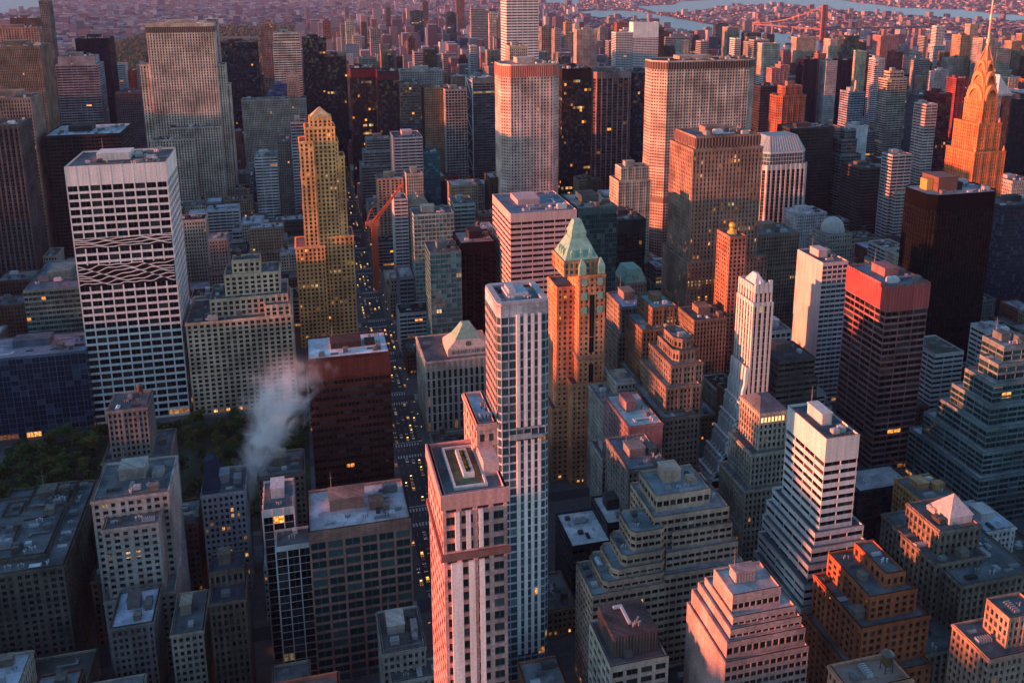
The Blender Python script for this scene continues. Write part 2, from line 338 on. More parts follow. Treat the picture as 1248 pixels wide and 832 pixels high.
HEROES = []      # (x0,x1,y0,y1,z1,short)
def B(name, label, t, H=None, Y=None, ref=-1, st='punch', col=(.3, .27, .23), gl=(.012, .014, .018), lit=.04, cat='skyscraper',
      short=None, blank='N', col2=None, roofc=None, n=12, tank=False, win=0, over={}, pent=True, mat='wall', group=None, rot=0):
    """t: storeys' stages from the ground up, each (left px, top px, right px of its south face, metres set back, metres deep, corner cut)"""
    t = [tuple(q)+(0,)*(6-len(q)) for q in t]
    if Y is None:
        xl, yl = t[ref][0], t[ref][1]; Y = on_z(xl, yl, H)[1]-t[ref][3]
    rg = random.Random(hash((round(Y), t[0][0])) & 0xffff); T = []
    for (xl, yl, xr, s, D, ch) in t:
        z1 = z_at(xl, yl, Y+s); x0 = x_at(xl, Y+s, z1); x1 = x_at(xr, Y+s, z1)
        if D < 0:                               # depth read off the far roof corner seen at column -D
            u = (-D-PCX)/F_PX; X = x0 if x0 > 55 else x1; dz = z1-CAM_Z
            D = max(8.0, (u*(X*FW[0]+dz*FW[2])-X*RT[0])/(RT[1]-u*FW[1])-(Y+s))
        T.append([x0, x1, Y+s, Y+s+D, 0.0, z1, ch])
    for i, q in enumerate(T):
        for p in T[:i]:
            if q[0] > p[0]-1.5 and q[1] < p[1]+1.5 and q[2] > p[2]-1.5 and q[3] < p[3]+3 and p[5] < q[5]: q[4] = max(q[4], p[5])
    cx, cyy = (T[0][0]+T[0][1])/2, (T[0][2]+T[0][3])/2
    if win: n = int(n*1.9)
    root = empty(name, label, cat, (cx, cyy, 0), group); roofc = roofc or (.13, .14, .15)
    wall, glz, prs, rf = MB(), MB(), (MB() if col2 else None), []
    wins = [] if win else None; info = []
    for i, (x0, x1, y0, y1, z0, z1, ch) in enumerate(T):
        pts = [(a-cx, b-cyy) for a, b in rect(x0, x1, y0, y1, ch)]
        I = facade(wall, glz, pts, z0, z1, st, blank, prs, wins, over, 0.0, i, i == len(T)-1)
        m = MB(); m.poly([(*p, z1) for p in I]); rf.append(m.obj('roof', 'roof', root, roofc))
        HEROES.append((x0, x1, y0, y1, z1, short or label)); info.append((x0-cx, x1-cx, y0-cyy, y1-cyy, z1, ch))
        if z0 < 6: pass
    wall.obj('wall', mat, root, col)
    if prs: prs.obj('pilasters', mat, root, col2)
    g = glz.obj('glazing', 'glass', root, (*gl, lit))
    if win:
        c = []
        for q in wins:
            px, py, d = proj(q[0]+cx, q[1]+cyy, q[2])
            if -20 < px < 1268 and -20 < py < 852: c.append((-(q[4]*q[5]/d/d), q))
        c.sort(key=lambda e: e[0])
        for _, q in c[:win]:
            o = link('window', WIN_ME, root, (*gl, lit*1.2)); o.location = q[:3]; o.rotation_euler.z = q[3]; o.scale = (q[4], 1, q[5])
    # roof kit on the top stage, a little on the terraces
    x0, x1, y0, y1, z1, ch = info[-1]
    if pent and min(x1-x0, y1-y0) > 12:
        w_, d_ = (x1-x0), (y1-y0); px0 = x0+w_*rg.uniform(.18, .35); px1 = px0+w_*rg.uniform(.3, .45); py0 = y0+d_*rg.uniform(.35, .5); py1 = min(y1-1.5, py0+d_*rg.uniform(.25, .4)); ph = rg.uniform(3.5, 6)
        m = MB(); m.box(px0, px1, py0, py1, z1, z1+ph); m.box(px0-.3, px1+.3, py0-.3, py1+.3, z1+ph, z1+ph+.4)
        for k in range(int((px1-px0)/1.2)): m.box(px0+.3+k*1.2, px0+.7+k*1.2, py0-.12, py0-.003, z1+.6, z1+ph-.6)
        m.obj('penthouse', mat, root, tuple(min(1, v*.8+.03) for v in col))
        if win and w_ > 16:
            qx = px1+rg.uniform(1.5, 3); qw = min(x1-2-qx, rg.uniform(4, 7)); qy = y0+d_*rg.uniform(.2, .6)
            if qw > 2.5: m = MB(); m.box(qx, qx+qw, qy, min(y1-2, qy+rg.uniform(4, 7)), z1, z1+rg.uniform(2.6, 4.5)); m.obj('stair_house', mat, root, tuple(min(1, v*.65+.02) for v in col))
            m = MB(); m.cyl(px0+1.2, py1-1.2, .14, z1+ph+.4, z1+ph+9, 6, .05); bar(m, (px0+.2, py1-1.2, z1+ph+6), (px0+2.2, py1-1.2, z1+ph+6), .06); m.obj('antenna', 'metal', root, (.3, .3, .3))
            for py_, sgn in ((y0+1.3, 1), (y1-1.3, -1)):
                m = MB()
                for k in range(int((w_-3)/2.2)): m.box(x0+1.5+k*2.2, x0+1.56+k*2.2, py_-.03, py_+.03, z1, z1+1.9)
                m.box(x0+1.5, x1-1.5, py_-.03, py_+.03, z1+1.85, z1+1.92, True); m.obj('railing', 'metal', root, (.35, .35, .36))
        clutter(root, x0+2, x1-2, y0+2, py0-2, z1, n//2, rg); clutter(root, px1+2, x1-2, y0+2, y1-2, z1, n//2, rg, tank)
    else: clutter(root, x0+1.5, x1-1.5, y0+1.5, y1-1.5, z1, n//2, rg, tank)
    for k in range(len(info)-1):
        a, b = info[k], info[k+1]
        if b[2]-a[2] > 5: clutter(root, a[0]+1.2, a[1]-1.2, a[2]+1, b[2]-.8, a[4], int(n*.8), rg)
        if b[0]-a[0] > 5: clutter(root, a[0]+1.2, b[0]-.8, max(a[2]+1, b[2]), a[3]-1.2, a[4], int(n*.8), rg)
        if a[1]-b[1] > 5: clutter(root, b[1]+.8, a[1]-1.2, max(a[2]+1, b[2]), a[3]-1.2, a[4], int(n*.8), rg)
    root['info'] = 0; del root['info']
    return root, info, T
# ------------------------------------------------------------------ setting: ground, blocks, avenue, river, park floor
def ground_poly(px): return [on_z(x, y, 0) for x, y in px]
def earth_mat():
    m = bpy.data.materials.new('city_ground'); t, N, L, P = nodes(m); g = N.new('ShaderNodeNewGeometry')
    a = mixc(t, ramp(t, noise(t, g.outputs['Position'], .004, 8), .35, .65, 0, 1), (.05, .05, .052), (.12, .105, .095))
    b = mixc(t, ramp(t, noise(t, g.outputs['Position'], .0011, 4), .5, .62, 0, 1), a, (.045, .05, .03))
    L.new(b, P.inputs['Base Color']); P.inputs['Roughness'].default_value = .9; return m
M['earth'] = earth_mat()
def water_mat():
    m = bpy.data.materials.new('river_water'); t, N, L, P = nodes(m); g = N.new('ShaderNodeNewGeometry')
    P.inputs['Base Color'].default_value = (.02, .035, .11, 1); P.inputs['Roughness'].default_value = .32; P.inputs['IOR'].default_value = 1.33
    b = N.new('ShaderNodeBump'); b.inputs['Strength'].default_value = .35; b.inputs['Distance'].default_value = 2.0
    L.new(noise(t, g.outputs['Position'], .06, 4), b.inputs['Height']); L.new(b.outputs[0], P.inputs['Normal']); return m
M['water'] = water_mat()
S_ = 45000
m = MB(); m.poly([(-S_, -6000, 0), (S_, -6000, 0), (S_, S_, 0), (-S_, S_, 0)]); tag(m.obj('ground', 'earth'), kind='structure')
WATER = []
def water(name, px):
    p = ground_poly(px); WATER.append(p); m = MB(); m.poly([(*q, .6) for q in reversed(p)]); o = m.obj(name, 'water'); tag(o, kind='structure')
    me = o.data
    if me.polygons[0].normal.z < 0: me.flip_normals()
water('river', [(700, 15), (726, 13), (778, 14), (821, 22), (871, 31), (905, 37), (935, 40), (968, 42), (1000, 50), (1030, 60), (1060, 67), (1100, 71), (1125, 73), (1150, 83), (1185, 91), (1225, 97), (1300, 108),
                (1300, 132), (1248, 122), (1200, 108), (1160, 100), (1120, 94), (1080, 92), (1040, 90), (1018, 78), (990, 69), (960, 62), (930, 59), (900, 53), (870, 45), (845, 40), (820, 36), (790, 24), (726, 22)])
water('bay', [(775, 8), (821, 6), (830, 2), (900, -1), (1010, -2), (1040, 3), (1100, 10), (1170, 12), (1210, 17), (1300, 22), (1300, 29), (1200, 25), (1100, 19), (1040, 14), (985, 9), (940, 5), (880, 8), (835, 16), (800, 16)])
water('inlet', [(650, 2), (672, -1), (706, -1), (705, 5), (690, 6)])
water('wide_river', [(-60, -6), (40, -3), (50, 2), (48, 9), (28, 13), (8, 18), (-60, 26)])
m = MB(); p = ground_poly([(1113, 79), (1128, 77), (1150, 80), (1152, 84), (1135, 86), (1116, 84)]); m.poly([(*q, 2.0) for q in reversed(p)]); o = m.obj('island', 'earth'); tag(o, kind='structure')
if o.data.polygons[0].normal.z < 0: o.data.flip_normals()
# city blocks: asphalt sheet with raised pavements between the avenues and streets
m = MB(); m.poly([(-1300, -200, .004), (1900, -200, .004), (1900, 2080, .004), (-1300, 2080, .004)]); tag(m.obj('road', 'asphalt'), kind='structure')
AVE = [(-1260, -1040), (-1015, -795), (-770, -500), (-472, -238), (-208, 43+2), (73, 232), (258, 372), (402, 560), (590, 760), (790, 1000), (1030, 1240), (1270, 1480), (1510, 1740)]
ROW = [570+80.5*k for k in range(-9, 19)]
BLOCKS = [(a, b, y+9, y+71.5) for a, b in AVE for y in ROW]
m = MB()
PARK = (-208, -7, 500, 640)
for a, b, c, d in BLOCKS:
    m.box(a-5, b+5, c-4, d+4, .004, .15)
tag(m.obj('pavement', 'pavement'), kind='structure')
m = MB(); m.poly([(PARK[0], 499, .19), (PARK[1], 499, .19), (PARK[1], 644, .19), (PARK[0], 644, .19)])
M['lawn'] = simple('park_floor', (.030, .040, .018), .9, .12, .5, 1.5); tag(m.obj('park_ground', 'lawn'), kind='structure')
m = MB()
for x in (52.5, 56.5, 60.5, 64.5):          # lane dashes and crosswalks of the avenue
    for k in range(150): y = 200+k*10; m.box(x-.08, x+.08, y, y+3.2, .004, .012)
for y in ROW:
    for k in range(13): x = 47.2+k*1.9; m.box(x, x+.9, y-9.5, y-6, .004, .014); m.box(x, x+.9, y+6, y+9.5, .004, .014)
    m.box(45.6, 71.8, y+11.2, y+11.8, .004, .014)
    for k in range(8): m.box(41.0, 44.4, y-5+k*1.35, y-4.3+k*1.35, .004, .014); m.box(73.6, 77, y-5+k*1.35, y-4.3+k*1.35, .004, .014)
tag(m.obj('road_markings', 'line'), kind='structure')
# the great park's floor and far hills
m = MB(); m.poly([(-830, 2060, .3), (40, 2060, .3), (40, 6150, .3), (-830, 6150, .3)]); tag(m.obj('great_park_ground', 'lawn'), kind='structure')
m = MB(); nh = 60
for (y0_, dep_, hgt, sd_) in ((17500, 5000, 62, 3), (24000, 7000, 120, 9)):
    rr_ = random.Random(sd_); ph = [rr_.uniform(0, 6) for _ in range(6)]
    hz = lambda x: hgt*(.55+.25*math.sin(x/2600+ph[0])+.2*math.sin(x/1100+ph[1])+.08*math.sin(x/430+ph[2]))
    for k in range(nh):
        xa, xb = -16000+k*800, -16000+(k+1)*800
        for j in range(6):
            f0, f1 = j/6, (j+1)/6; q = lambda f: math.sin(f*math.pi/2)
            m.quad((xa, y0_+dep_*f0, hz(xa)*q(f0)), (xb, y0_+dep_*f0, hz(xb)*q(f0)), (xb, y0_+dep_*f1, hz(xb)*q(f1)), (xa, y0_+dep_*f1, hz(xa)*q(f1)))
tag(m.obj('hills', 'earth'), kind='structure')
# ------------------------------------------------------------------ the towers, west (left) to east (right)
LIME = (.40, .34, .27); TAN = (.36, .27, .19); BROWN = (.13, .075, .05); GREY = (.26, .255, .25); WHITE = (.72, .70, .68); DARK = (.03, .03, .034); PALE = (.52, .48, .43); BRICK = (.24, .10, .065)
GD = (.006, .007, .010); GT = (.008, .034, .040); GB = (.007, .018, .042)
APT = 'apartment_tower'; OFF = 'office_tower'; LOW = 'low_rise_building'; SET = 'setback_tower'
# --- far left
B(OFF, 'broad brown stone office tower with an orange sunlit band, cut by the left picture edge', [(-25, 58, 48, 0, 60)], H=229, st='slot', col=(.25, .18, .13), lit=.01, short='brown tower at the left edge', n=8)
B(OFF, 'pinkish tower with a small square window grid rising behind the broad brown tower', [(-15, 35, 47, 0, 30)], H=238, st='punch', col=(.42, .24, .19), short='pinkish grid tower', over={'bw': 4})
B(OFF, 'dark ribbed flat-topped slab behind the pinkish grid tower', [(12, 23, 47, 0, 30)], H=243, st='pier', col=(.19, .10, .09), short='dark ribbed slab')
B(APT, 'very slim dark tower reaching the top of the picture beside the river', [(47, 2, 58, 0, 28)], H=281, st='pier', col=(.20, .16, .15), gl=GB, short='slim dark tower', n=2)
B(OFF, 'grey stone tower with a tall orange-lit arched recess near its top', [(-30, 122, 37, 0, 45)], H=200, st='pier', col=(.30, .22, .18), short='tower with the orange arch', lit=.01)
B(OFF, 'near-black tower with deep vertical piers at the left edge of the picture', [(-50, 156, 22, 0, 45)], H=185, st='fin', col=(.10, .09, .09), short='black-piered tower', lit=.0, over={'bw': 4.5, 'pf': .4})
B(OFF, 'grey tower with thin horizontal bands and a blank louvred top', [(67, 80, 119, 0, 45), (70, 70, 115, 6, 34)], H=192, ref=0, st='rib', col=(.27, .26, .28), gl=GB, short='grey banded tower', over={'top': 18})
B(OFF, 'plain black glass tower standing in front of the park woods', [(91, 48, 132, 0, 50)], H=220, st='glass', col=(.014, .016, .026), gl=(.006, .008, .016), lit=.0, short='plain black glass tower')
B(OFF, 'black louvred box with a cluttered white roof just behind the white grid tower', [(53, 167, 147, 0, 72)], H=160, st='rib', col=(.035, .032, .034), gl=GD, lit=.0, roofc=(.45, .47, .5), n=14, short='black louvred box')
GR = B(OFF, 'huge white grid tower with wide dark windows beside the park', [(78, 205, 202, 0, -214)], H=192, st='grid', col=(.80, .76, .73), gl=(.006, .006, .008), lit=.004, mat='panel', win=100, over={'bw': 7.2, 'pf': .12, 'sf': .30, 'fh': 5.6, 'top': 13}, roofc=(.12, .12, .13), n=10, short='white grid tower')
YG = GR[2][0][2]
B(OFF, 'teal glass block with a flat blue roof left of the white grid tower', [(28, 356, 112, 0, 75)], Y=YG+55, st='glass', col=(.10, .20, .20), gl=GT, roofc=(.10, .16, .22), short='teal glass block', lit=.02, over={'sf': .4})
B(OFF, 'dark blue glass slab with thin pale mullions facing the park trees', [(-30, 441, 104, 0, 40)], Y=YG-8, st='glass', col=(.10, .14, .19), gl=GB, roofc=(.2, .26, .34), n=12, lit=.01, short='dark blue slab', over={'bw': 5, 'sf': .06})
SLAB = B(SET, 'massive stepped limestone slab tower with narrow ribs and a pinkish lit top', [(184, 172, 237, 0, 30), (206, 157, 269, 6, 30), (170, 80, 182, 24, 22), (262, 80, 274, 24, 30), (273, 104, 280, 30, 26), (177, 30, 260, 22, 32)], H=259, st='slot', col=(.62, .47, .37), gl=(.012, .011, .011), lit=.004, short='stepped limestone slab', over={'bw': 3.4, 'top': 9}, n=8)
B(OFF, 'smooth white slab edge showing behind the stepped limestone slab', [(250, 23, 264, 0, 40)], H=232, st='glass', col=(.6, .58, .6), short='smooth white slab')
B(OFF, 'dark brown ribbed tower with a small domed roof house beside the stepped limestone slab', [(140, 114, 172, 0, 36)], H=150, st='pier', col=(.14, .11, .12), lit=.0, short='dark brown ribbed tower')
B(APT, 'narrow pale pier tower in front of the woods, left of the stepped limestone slab', [(166, 79, 179, 0, 22)], H=182, st='pier', col=(.42, .38, .36), short='narrow pale pier tower')
B(OFF, 'wide black glass tower with orange lit floors right of the stepped limestone slab', [(269, 53, 313, 0, 40)], H=205, st='glass', col=(.018, .02, .03), gl=(.008, .01, .02), lit=.03, short='wide black glass tower')
B(APT, 'thin brown-pink slab tower between the black tower and the cream one', [(317, 29, 335, 0, 32)], H=230, st='punch', col=(.32, .2, .17), short='thin brown-pink slab')
B(OFF, 'cream tower with fine floor lines and a dark grey cap', [(332, 52, 366, 0, 34), (333, 41, 365, 1, 32)], H=212, ref=0, st='rib', col=(.55, .5, .43), short='cream tower with grey cap', n=3)
B(OFF, 'black slab tower right of the cream tower', [(368, 47, 397, 0, 36)], H=210, st='glass', col=(.02, .016, .02), lit=.02, short='black slab right of the cream tower')
B(OFF, 'lower black tower with scattered reddish lights beside the slab', [(397, 70, 422, 0, 36)], H=190, st='glass', col=(.03, .022, .026), lit=.05, short='lower black tower')
B(OFF, 'wide tan slab of fine ribs with a little tower on its right end', [(294, 123, 373, 0, 30), (349, 92, 364, 4, 14)], H=130, ref=0, st='slot', col=(.54, .41, .33), lit=.005, short='wide tan slab')
B(OFF, 'mid-rise block with a bright blue roof house behind the wide tan slab', [(326, 112, 352, 0, 24), (333, 103, 350, 3, 16)], H=136, ref=0, st='glass', col=(.06, .14, .34), gl=(.01, .04, .12), short='blue-roofed block')
B(LOW, 'small block of white and dark stripes below the wide tan slab', [(310, 193, 338, 0, 45)], H=100, st='band', col=(.6, .58, .56), short='white striped block', roofc=(.3, .32, .34))
B(OFF, 'plain grey-brown slab with few windows right of the white striped block', [(338, 173, 354, 0, 30)], H=120, st='punch', col=(.22, .19, .17), short='grey-brown slab')
B(APT, 'pale grey glass tower tucked behind the left shoulder of the gilded tower', [(354, 150, 373, 0, 24)], H=146, st='rib', col=(.38, .37, .37), gl=GB, short='pale grey glass tower')
F5 = B(SET, 'slender gold-lit setback tower with a pyramid top on the avenue corner', [(360, 303, 396, -3, 34), (398, 290, 431, 1, 30), (364, 174, 382, 0, 26), (397, 174, 412, 3, 26), (409, 192, 420, 4, 22), (371, 157, 408, 2, 26), (376, 145, 404, 5, 18)], H=202, ref=-1, st='pier', col=(.98, .50, .20), gl=(.06, .03, .008), lit=.22, pent=False, n=0, win=100, short='gilded pyramid tower', over={'bw': 3.6, 'pf': .48})  # limestone tower: gold glow reflected off glass is put into the wall colour
def pyramid(root, q, tip, col, mat='wall', name='pyramid_roof', flat=0.0, off=0.6):
    x0, x1, y0, y1, z, ch = q; x0 += off; x1 -= off; y0 += off; y1 -= off; cx, cy_ = (x0+x1)/2, (y0+y1)/2
    m = MB(); f = max(flat, .01); a = [(x0, y0), (x1, y0), (x1, y1), (x0, y1)]; b = [(cx+(p[0]-cx)*f, cy_+(p[1]-cy_)*f) for p in a]
    m.loft(a, z+.3, b, tip); m.poly([(*p, tip) for p in b]); return m.obj(name, mat, root, col)
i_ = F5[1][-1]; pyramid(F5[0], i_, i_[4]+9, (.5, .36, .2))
B(SET, 'cream stepped office block with ornate tiers facing the park', [(226, 396, 356, 0, 60), (322, 374, 354, 1.5, 40), (255, 367, 351, 9, 36), (273, 337, 341, 16, 26), (282, 319, 317, 20, 14)], Y=YG-4, st='pier', col=(.68, .49, .34), gl=(.02, .016, .012), lit=.03, win=100, short='cream stepped block', over={'bw': 4.4, 'pf': .4, 'sf': .36}, tank=True, pent=False)
DK = B(OFF, 'dark brown office slab with a white roof beside the avenue', [(375, 440, 475, 0, 34)], H=100, st='rib', col=(.085, .032, .024), gl=(.02, .014, .012), lit=.012, roofc=(.6, .62, .66), n=8, win=60, short='dark brown slab', over={'bw': 5, 'sf': .5, 'top': 14, 'fh': 5})
# --- lower left
B('stone_tower', 'grey stone tower standing among the park trees', [(124, 566, 206, -4, 34), (130, 503, 179, 0, 24)], H=73, st='punch', col=(.28, .25, .22), lit=.02, tank=True, win=80, short='stone tower in the park', pent=False)
B(SET, 'white stone tower with a lower front block whose top row glows red', [(127, 735, 214, -14, 40), (124, 648, 193, -11, 13), (111, 613, 206, 0, 34)], H=84, st='punch', col=(.38, .35, .32), lit=.015, win=100, short='white tower with red-lit front', n=16, over={'bw': 3.8, 'sf': .42}, tank=True, blank='NE')
B(SET, 'broad grey stone block with terraces and clutter at the left edge', [(-45, 708, 78, 0, 75), (-45, 690, 56, 9, 55), (-30, 664, 18, 24, 12), (24, 655, 60, 30, 12), (2, 632, 24, 46, 14), (30, 622, 84, 50, 22)], H=56, ref=0, st='punch', col=(.13, .115, .10), lit=.01, tank=True, win=90, short='terraced stone block', n=30, over={'bw': 3.4})
B(LOW, 'low block with a pale blue roof below the white tower with the red-lit front', [(134, 768, 187, 0, 25)], H=46, st='punch', col=(.2, .19, .18), roofc=(.42, .5, .62), short='blue-roofed low block', n=8, win=30)
B(LOW, 'small cream block with a dark cluttered roof near the bottom left', [(208, 776, 248, 0, 28)], H=42, st='punch', col=(.42, .36, .29), lit=.03, win=60, short='small cream block', tank=True, n=8)
B('loft_building', 'tall narrow dark brown block with a black roof between small blocks', [(255, 738, 299, 0, 24), (254, 700, 297, 12, 14)], H=57, ref=0, st='pier', col=(.13, .10, .085), short='narrow dark brown block', win=50, n=6, roofc=(.05, .06, .08))
ST = B(APT, 'grey-blue tower with yellow lit windows and a dark steep roof in the steam', [(245, 606, 298, 0, 26)], H=60, st='punch', col=(.33, .34, .38), lit=.30, win=90, short='steam-wrapped tower', tank=True, n=5)
B('loft_building', 'brown block with a square roof house behind the white-finned glass block', [(314, 584, 371, 0, 26)], H=58, st='punch', col=(.18, .14, .11), lit=.03, short='brown block with roof house', tank=True, n=8, win=60)
B(OFF, 'dark glass block covered by a thin white grid of fins', [(335, 670, 379, -6, 14), (319, 625, 359, 10, 26)], H=80, ref=-1, st='fin', col=(.58, .57, .58), gl=GD, lit=.02, mat='panel', short='white-finned glass block', over={'bw': 5.2, 'pf': .09, 'sf': .06}, n=6, win=40)
RG = B(OFF, 'long glass block with a red-lit upper grid and white cluttered roof beside the avenue', [(376, 651, 501, 0, 34)], H=80, st='grid', col=(.30, .17, .14), gl=GT, lit=.03, roofc=(.4, .42, .46), short='red-lit grid block', over={'bw': 7.0, 'pf': .14, 'sf': .24, 'fh': 4.6, 'top': 5}, win=70, n=16)
B(LOW, 'low dark block with a bordered grey roof at the foot of the pink tower', [(478, 834, 545, -6, 10), (466, 799, 519, 0, 26)], H=50, ref=-1, st='punch', col=(.36, .33, .30), short='grey-roofed low block', roofc=(.1, .1, .1), n=6, win=20)
# --- centre foreground
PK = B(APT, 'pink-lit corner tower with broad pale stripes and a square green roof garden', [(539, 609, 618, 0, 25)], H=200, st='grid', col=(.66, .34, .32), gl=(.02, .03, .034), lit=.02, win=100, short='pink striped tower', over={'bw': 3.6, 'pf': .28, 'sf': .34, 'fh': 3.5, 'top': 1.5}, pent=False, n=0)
S4 = B(APT, 'slim white-striped glass tower with chamfered corners in the middle', [(606, 377, 670, 0, 26, 1.5)], H=188, st='glass', col=(.40, .45, .50), gl=(.035, .065, .085), lit=.03, win=100, short='white-striped glass tower', over={'bw': 3.2, 'sf': .22, 'pf': .1, 'top': 4}, roofc=(.3, .31, .33), n=9, pent=False)
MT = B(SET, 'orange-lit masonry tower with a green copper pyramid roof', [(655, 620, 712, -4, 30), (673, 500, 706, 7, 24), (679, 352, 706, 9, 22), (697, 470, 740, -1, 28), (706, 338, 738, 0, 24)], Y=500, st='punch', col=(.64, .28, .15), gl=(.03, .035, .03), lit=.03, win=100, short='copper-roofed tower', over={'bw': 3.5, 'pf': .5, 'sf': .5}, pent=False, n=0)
B(OFF, 'red and white banded office block with a big flat grey roof', [(622, 262, 703, 0, -600)], H=150, st='band', col=(.62, .42, .40), gl=(.03, .016, .018), lit=.0, short='red-white banded block', over={'sf': .52, 'fh': 4.2, 'top': 6}, roofc=(.2, .23, .28), n=10, mat='panel')
B(OFF, 'dark teal glass annex sharing the banded block\'s roof line', [(704.5, 255, 752, 0, 46)], H=150.0, st='glass', col=(.05, .09, .10), gl=(.008, .03, .036), lit=.004, short='dark teal annex', roofc=(.36, .33, .3), over={'top': 5}, n=8)
LB = B('department_store', 'beige corner store with tall slot windows under a green pediment roof', [(518, 443, 604, 0, -507)], Y=592, st='slot', col=(.56, .51, .43), gl=(.03, .024, .018), lit=.06, short='beige pediment store', over={'bw': 4.0, 'pf': .5, 'sf': .14, 'sin': .5, 'top': 7, 'fh': 7}, pent=False, n=4, win=60)
B(OFF, 'teal glass tower with a few yellow lit floors behind the pediment store', [(524, 310, 562, 0, 30)], Y=648, st='glass', col=(.10, .18, .19), gl=(.02, .11, .125), lit=.08, short='teal glass tower', over={'sf': .28, 'bw': 4}, n=8, win=60)
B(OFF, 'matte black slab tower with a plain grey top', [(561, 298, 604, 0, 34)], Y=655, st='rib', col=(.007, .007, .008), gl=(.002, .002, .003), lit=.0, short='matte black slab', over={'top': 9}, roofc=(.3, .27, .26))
B(OFF, 'pale green glass block with a grey roof behind the teal glass tower', [(504, 263, 553, 0, 26)], H=114, st='glass', col=(.40, .46, .40), gl=(.10, .15, .13), lit=.03, short='pale green glass block', over={'sf': .25, 'bw': 3.4})
B(OFF, 'grey-green glass block adjoining the pale green one', [(553, 250, 579, 0, 30)], H=116, st='rib', col=(.30, .33, .31), gl=GT, short='grey-green block', n=8)
BT = B(OFF, 'long black glass tower with yellow lit floors and a dark red top band', [(427, 84, 457, 0, 40)], H=190, st='glass', col=(.04, .02, .022), lit=.10, short='black tower with red top', over={'top': 14})
NT = B(OFF, 'second red-topped dark tower, narrower and browner', [(461, 88, 486, 0, 40)], H=188, st='glass', col=(.075, .032, .034), lit=.05, short='narrow red-topped tower', over={'top': 12})
B(OFF, 'pale tower of close vertical ribs behind the pair of red-topped towers', [(488, 87, 540, 0, 34)], H=178, st='pier', col=(.48, .42, .38), short='pale ribbed tower', lit=.01)
B(OFF, 'greenish glass tower with colourful floors below the pale ribbed tower', [(487.5, 103, 512, 0, 32)], H=172, st='glass', col=(.09, .12, .12), gl=GT, lit=.07, short='greenish glass tower', over={'sf': .3})
B(OFF, 'tan tower of small square windows, left of its grey twin', [(517, 108, 541, 0, 30)], H=165, st='punch', col=(.33, .22, .14), short='tan grid tower', lit=.01)
B(OFF, 'grey grid tower beside the tan grid tower', [(542.6, 110, 569, 0, 30)], H=164, st='grid', col=(.36, .34, .31), gl=GD, lit=.005, short='grey grid tower')
TR = B(OFF, 'dark teal ribbon-window tower with a white braced side', [(576, 96, 603, 0, -568)], H=178, st='rib', col=(.13, .17, .17), gl=(.006, .022, .026), lit=.02, short='dark teal ribbon tower', over={'sf': .3, 'top': 7}, roofc=(.5, .52, .55))
B(LOW, 'squat block with bright red and white stripes among grey roofs', [(480, 169, 515, 0, -475)], H=128, st='band', col=(.72, .50, .48), short='red-striped squat block', gl=(.03, .012, .014), roofc=(.08, .09, .1), mat='panel', over={'sf': .5})
B(LOW, 'wide grey stepped block with a pale green roof left of the red-striped block', [(440, 204, 476, -6, 40), (443, 186, 476, 4, 30), (446, 170, 475, 12, 20)], H=108, ref=-1, st='rib', col=(.26, .25, .24), roofc=(.26, .36, .33), short='green-roofed grey block', lit=.01)
B(LOW, 'small bright teal glass cube right of the red-striped block', [(515, 187, 536, 0, 24)], H=106, st='glass', col=(.05, .2, .24), gl=(.02, .10, .13), short='teal glass cube')
B(LOW, 'cream block with an open columned top in front of the teal cube', [(495, 213, 515, 0, 24)], H=98, st='pier', col=(.55, .46, .34), short='cream columned block')
B(LOW, 'tan block with an orange sunlit flank near the avenue', [(460, 219, 491, 0, 26)], H=92, st='punch', col=(.46, .30, .2), short='tan block with orange flank', over={'bw': 5})
SW = B(OFF, 'white banded building whose glass front sweeps outward to its foot', [(480, 244, 497, 0, 26)], H=92, st='band', col=(.66, .62, .58), short='sweeping white banded building', mat='panel')
B(LOW, 'beige low block with dark ribbon windows beside the avenue', [(449, 252, 476, 0, 40)], H=50, st='rib', col=(.42, .35, .27), short='beige ribbon block')
GB_ = B(LOW, 'tan gabled block between the sweeping building and the pale green glass block', [(498, 250, 522, 0, 24)], H=84, st='rib', col=(.42, .34, .25), short='tan gabled block', pent=False, n=0)
# --- centre back
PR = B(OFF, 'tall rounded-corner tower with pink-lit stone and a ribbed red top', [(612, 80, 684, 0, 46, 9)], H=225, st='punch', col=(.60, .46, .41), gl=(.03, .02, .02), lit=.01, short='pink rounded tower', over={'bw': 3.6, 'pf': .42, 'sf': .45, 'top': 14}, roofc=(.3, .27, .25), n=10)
B(OFF, 'tan slab with a windowed cap just behind the pink rounded tower', [(621, 57, 643, 0, 24)], H=234, st='punch', col=(.5, .38, .32), short='tan slab behind', over={'top': 3})
B(OFF, 'tallest tower, white with thin dark floor bands, running out of the top of the picture', [(617, -10, 656.5, 0, 44)], H=293, st='band', col=(.74, .68, .66), gl=(.05, .04, .05), lit=.0, short='tall white banded tower', mat='panel', over={'sf': .55, 'fh': 4.6})
B(OFF, 'black glass tower with many yellow lit floors right of the pink rounded tower', [(685, 85, 721, 0, 40)], H=200, st='glass', col=(.02, .018, .016), lit=.16, short='black tower with yellow floors', over={'top': 14})
B(OFF, 'dark red tower with pale piers at its corners', [(723, 89, 771, 0, 44, 5)], H=195, st='fin', col=(.28, .17, .16), gl=(.02, .008, .01), lit=.05, short='dark red pier tower', over={'bw': 8, 'pf': .24, 'top': 8})
B(OFF, 'narrow navy glass tower left of the great grey slab', [(773, 90, 801, 0, 36)], H=190, st='glass', col=(.02, .04, .06), gl=(.006, .016, .03), lit=.08, short='narrow navy tower')
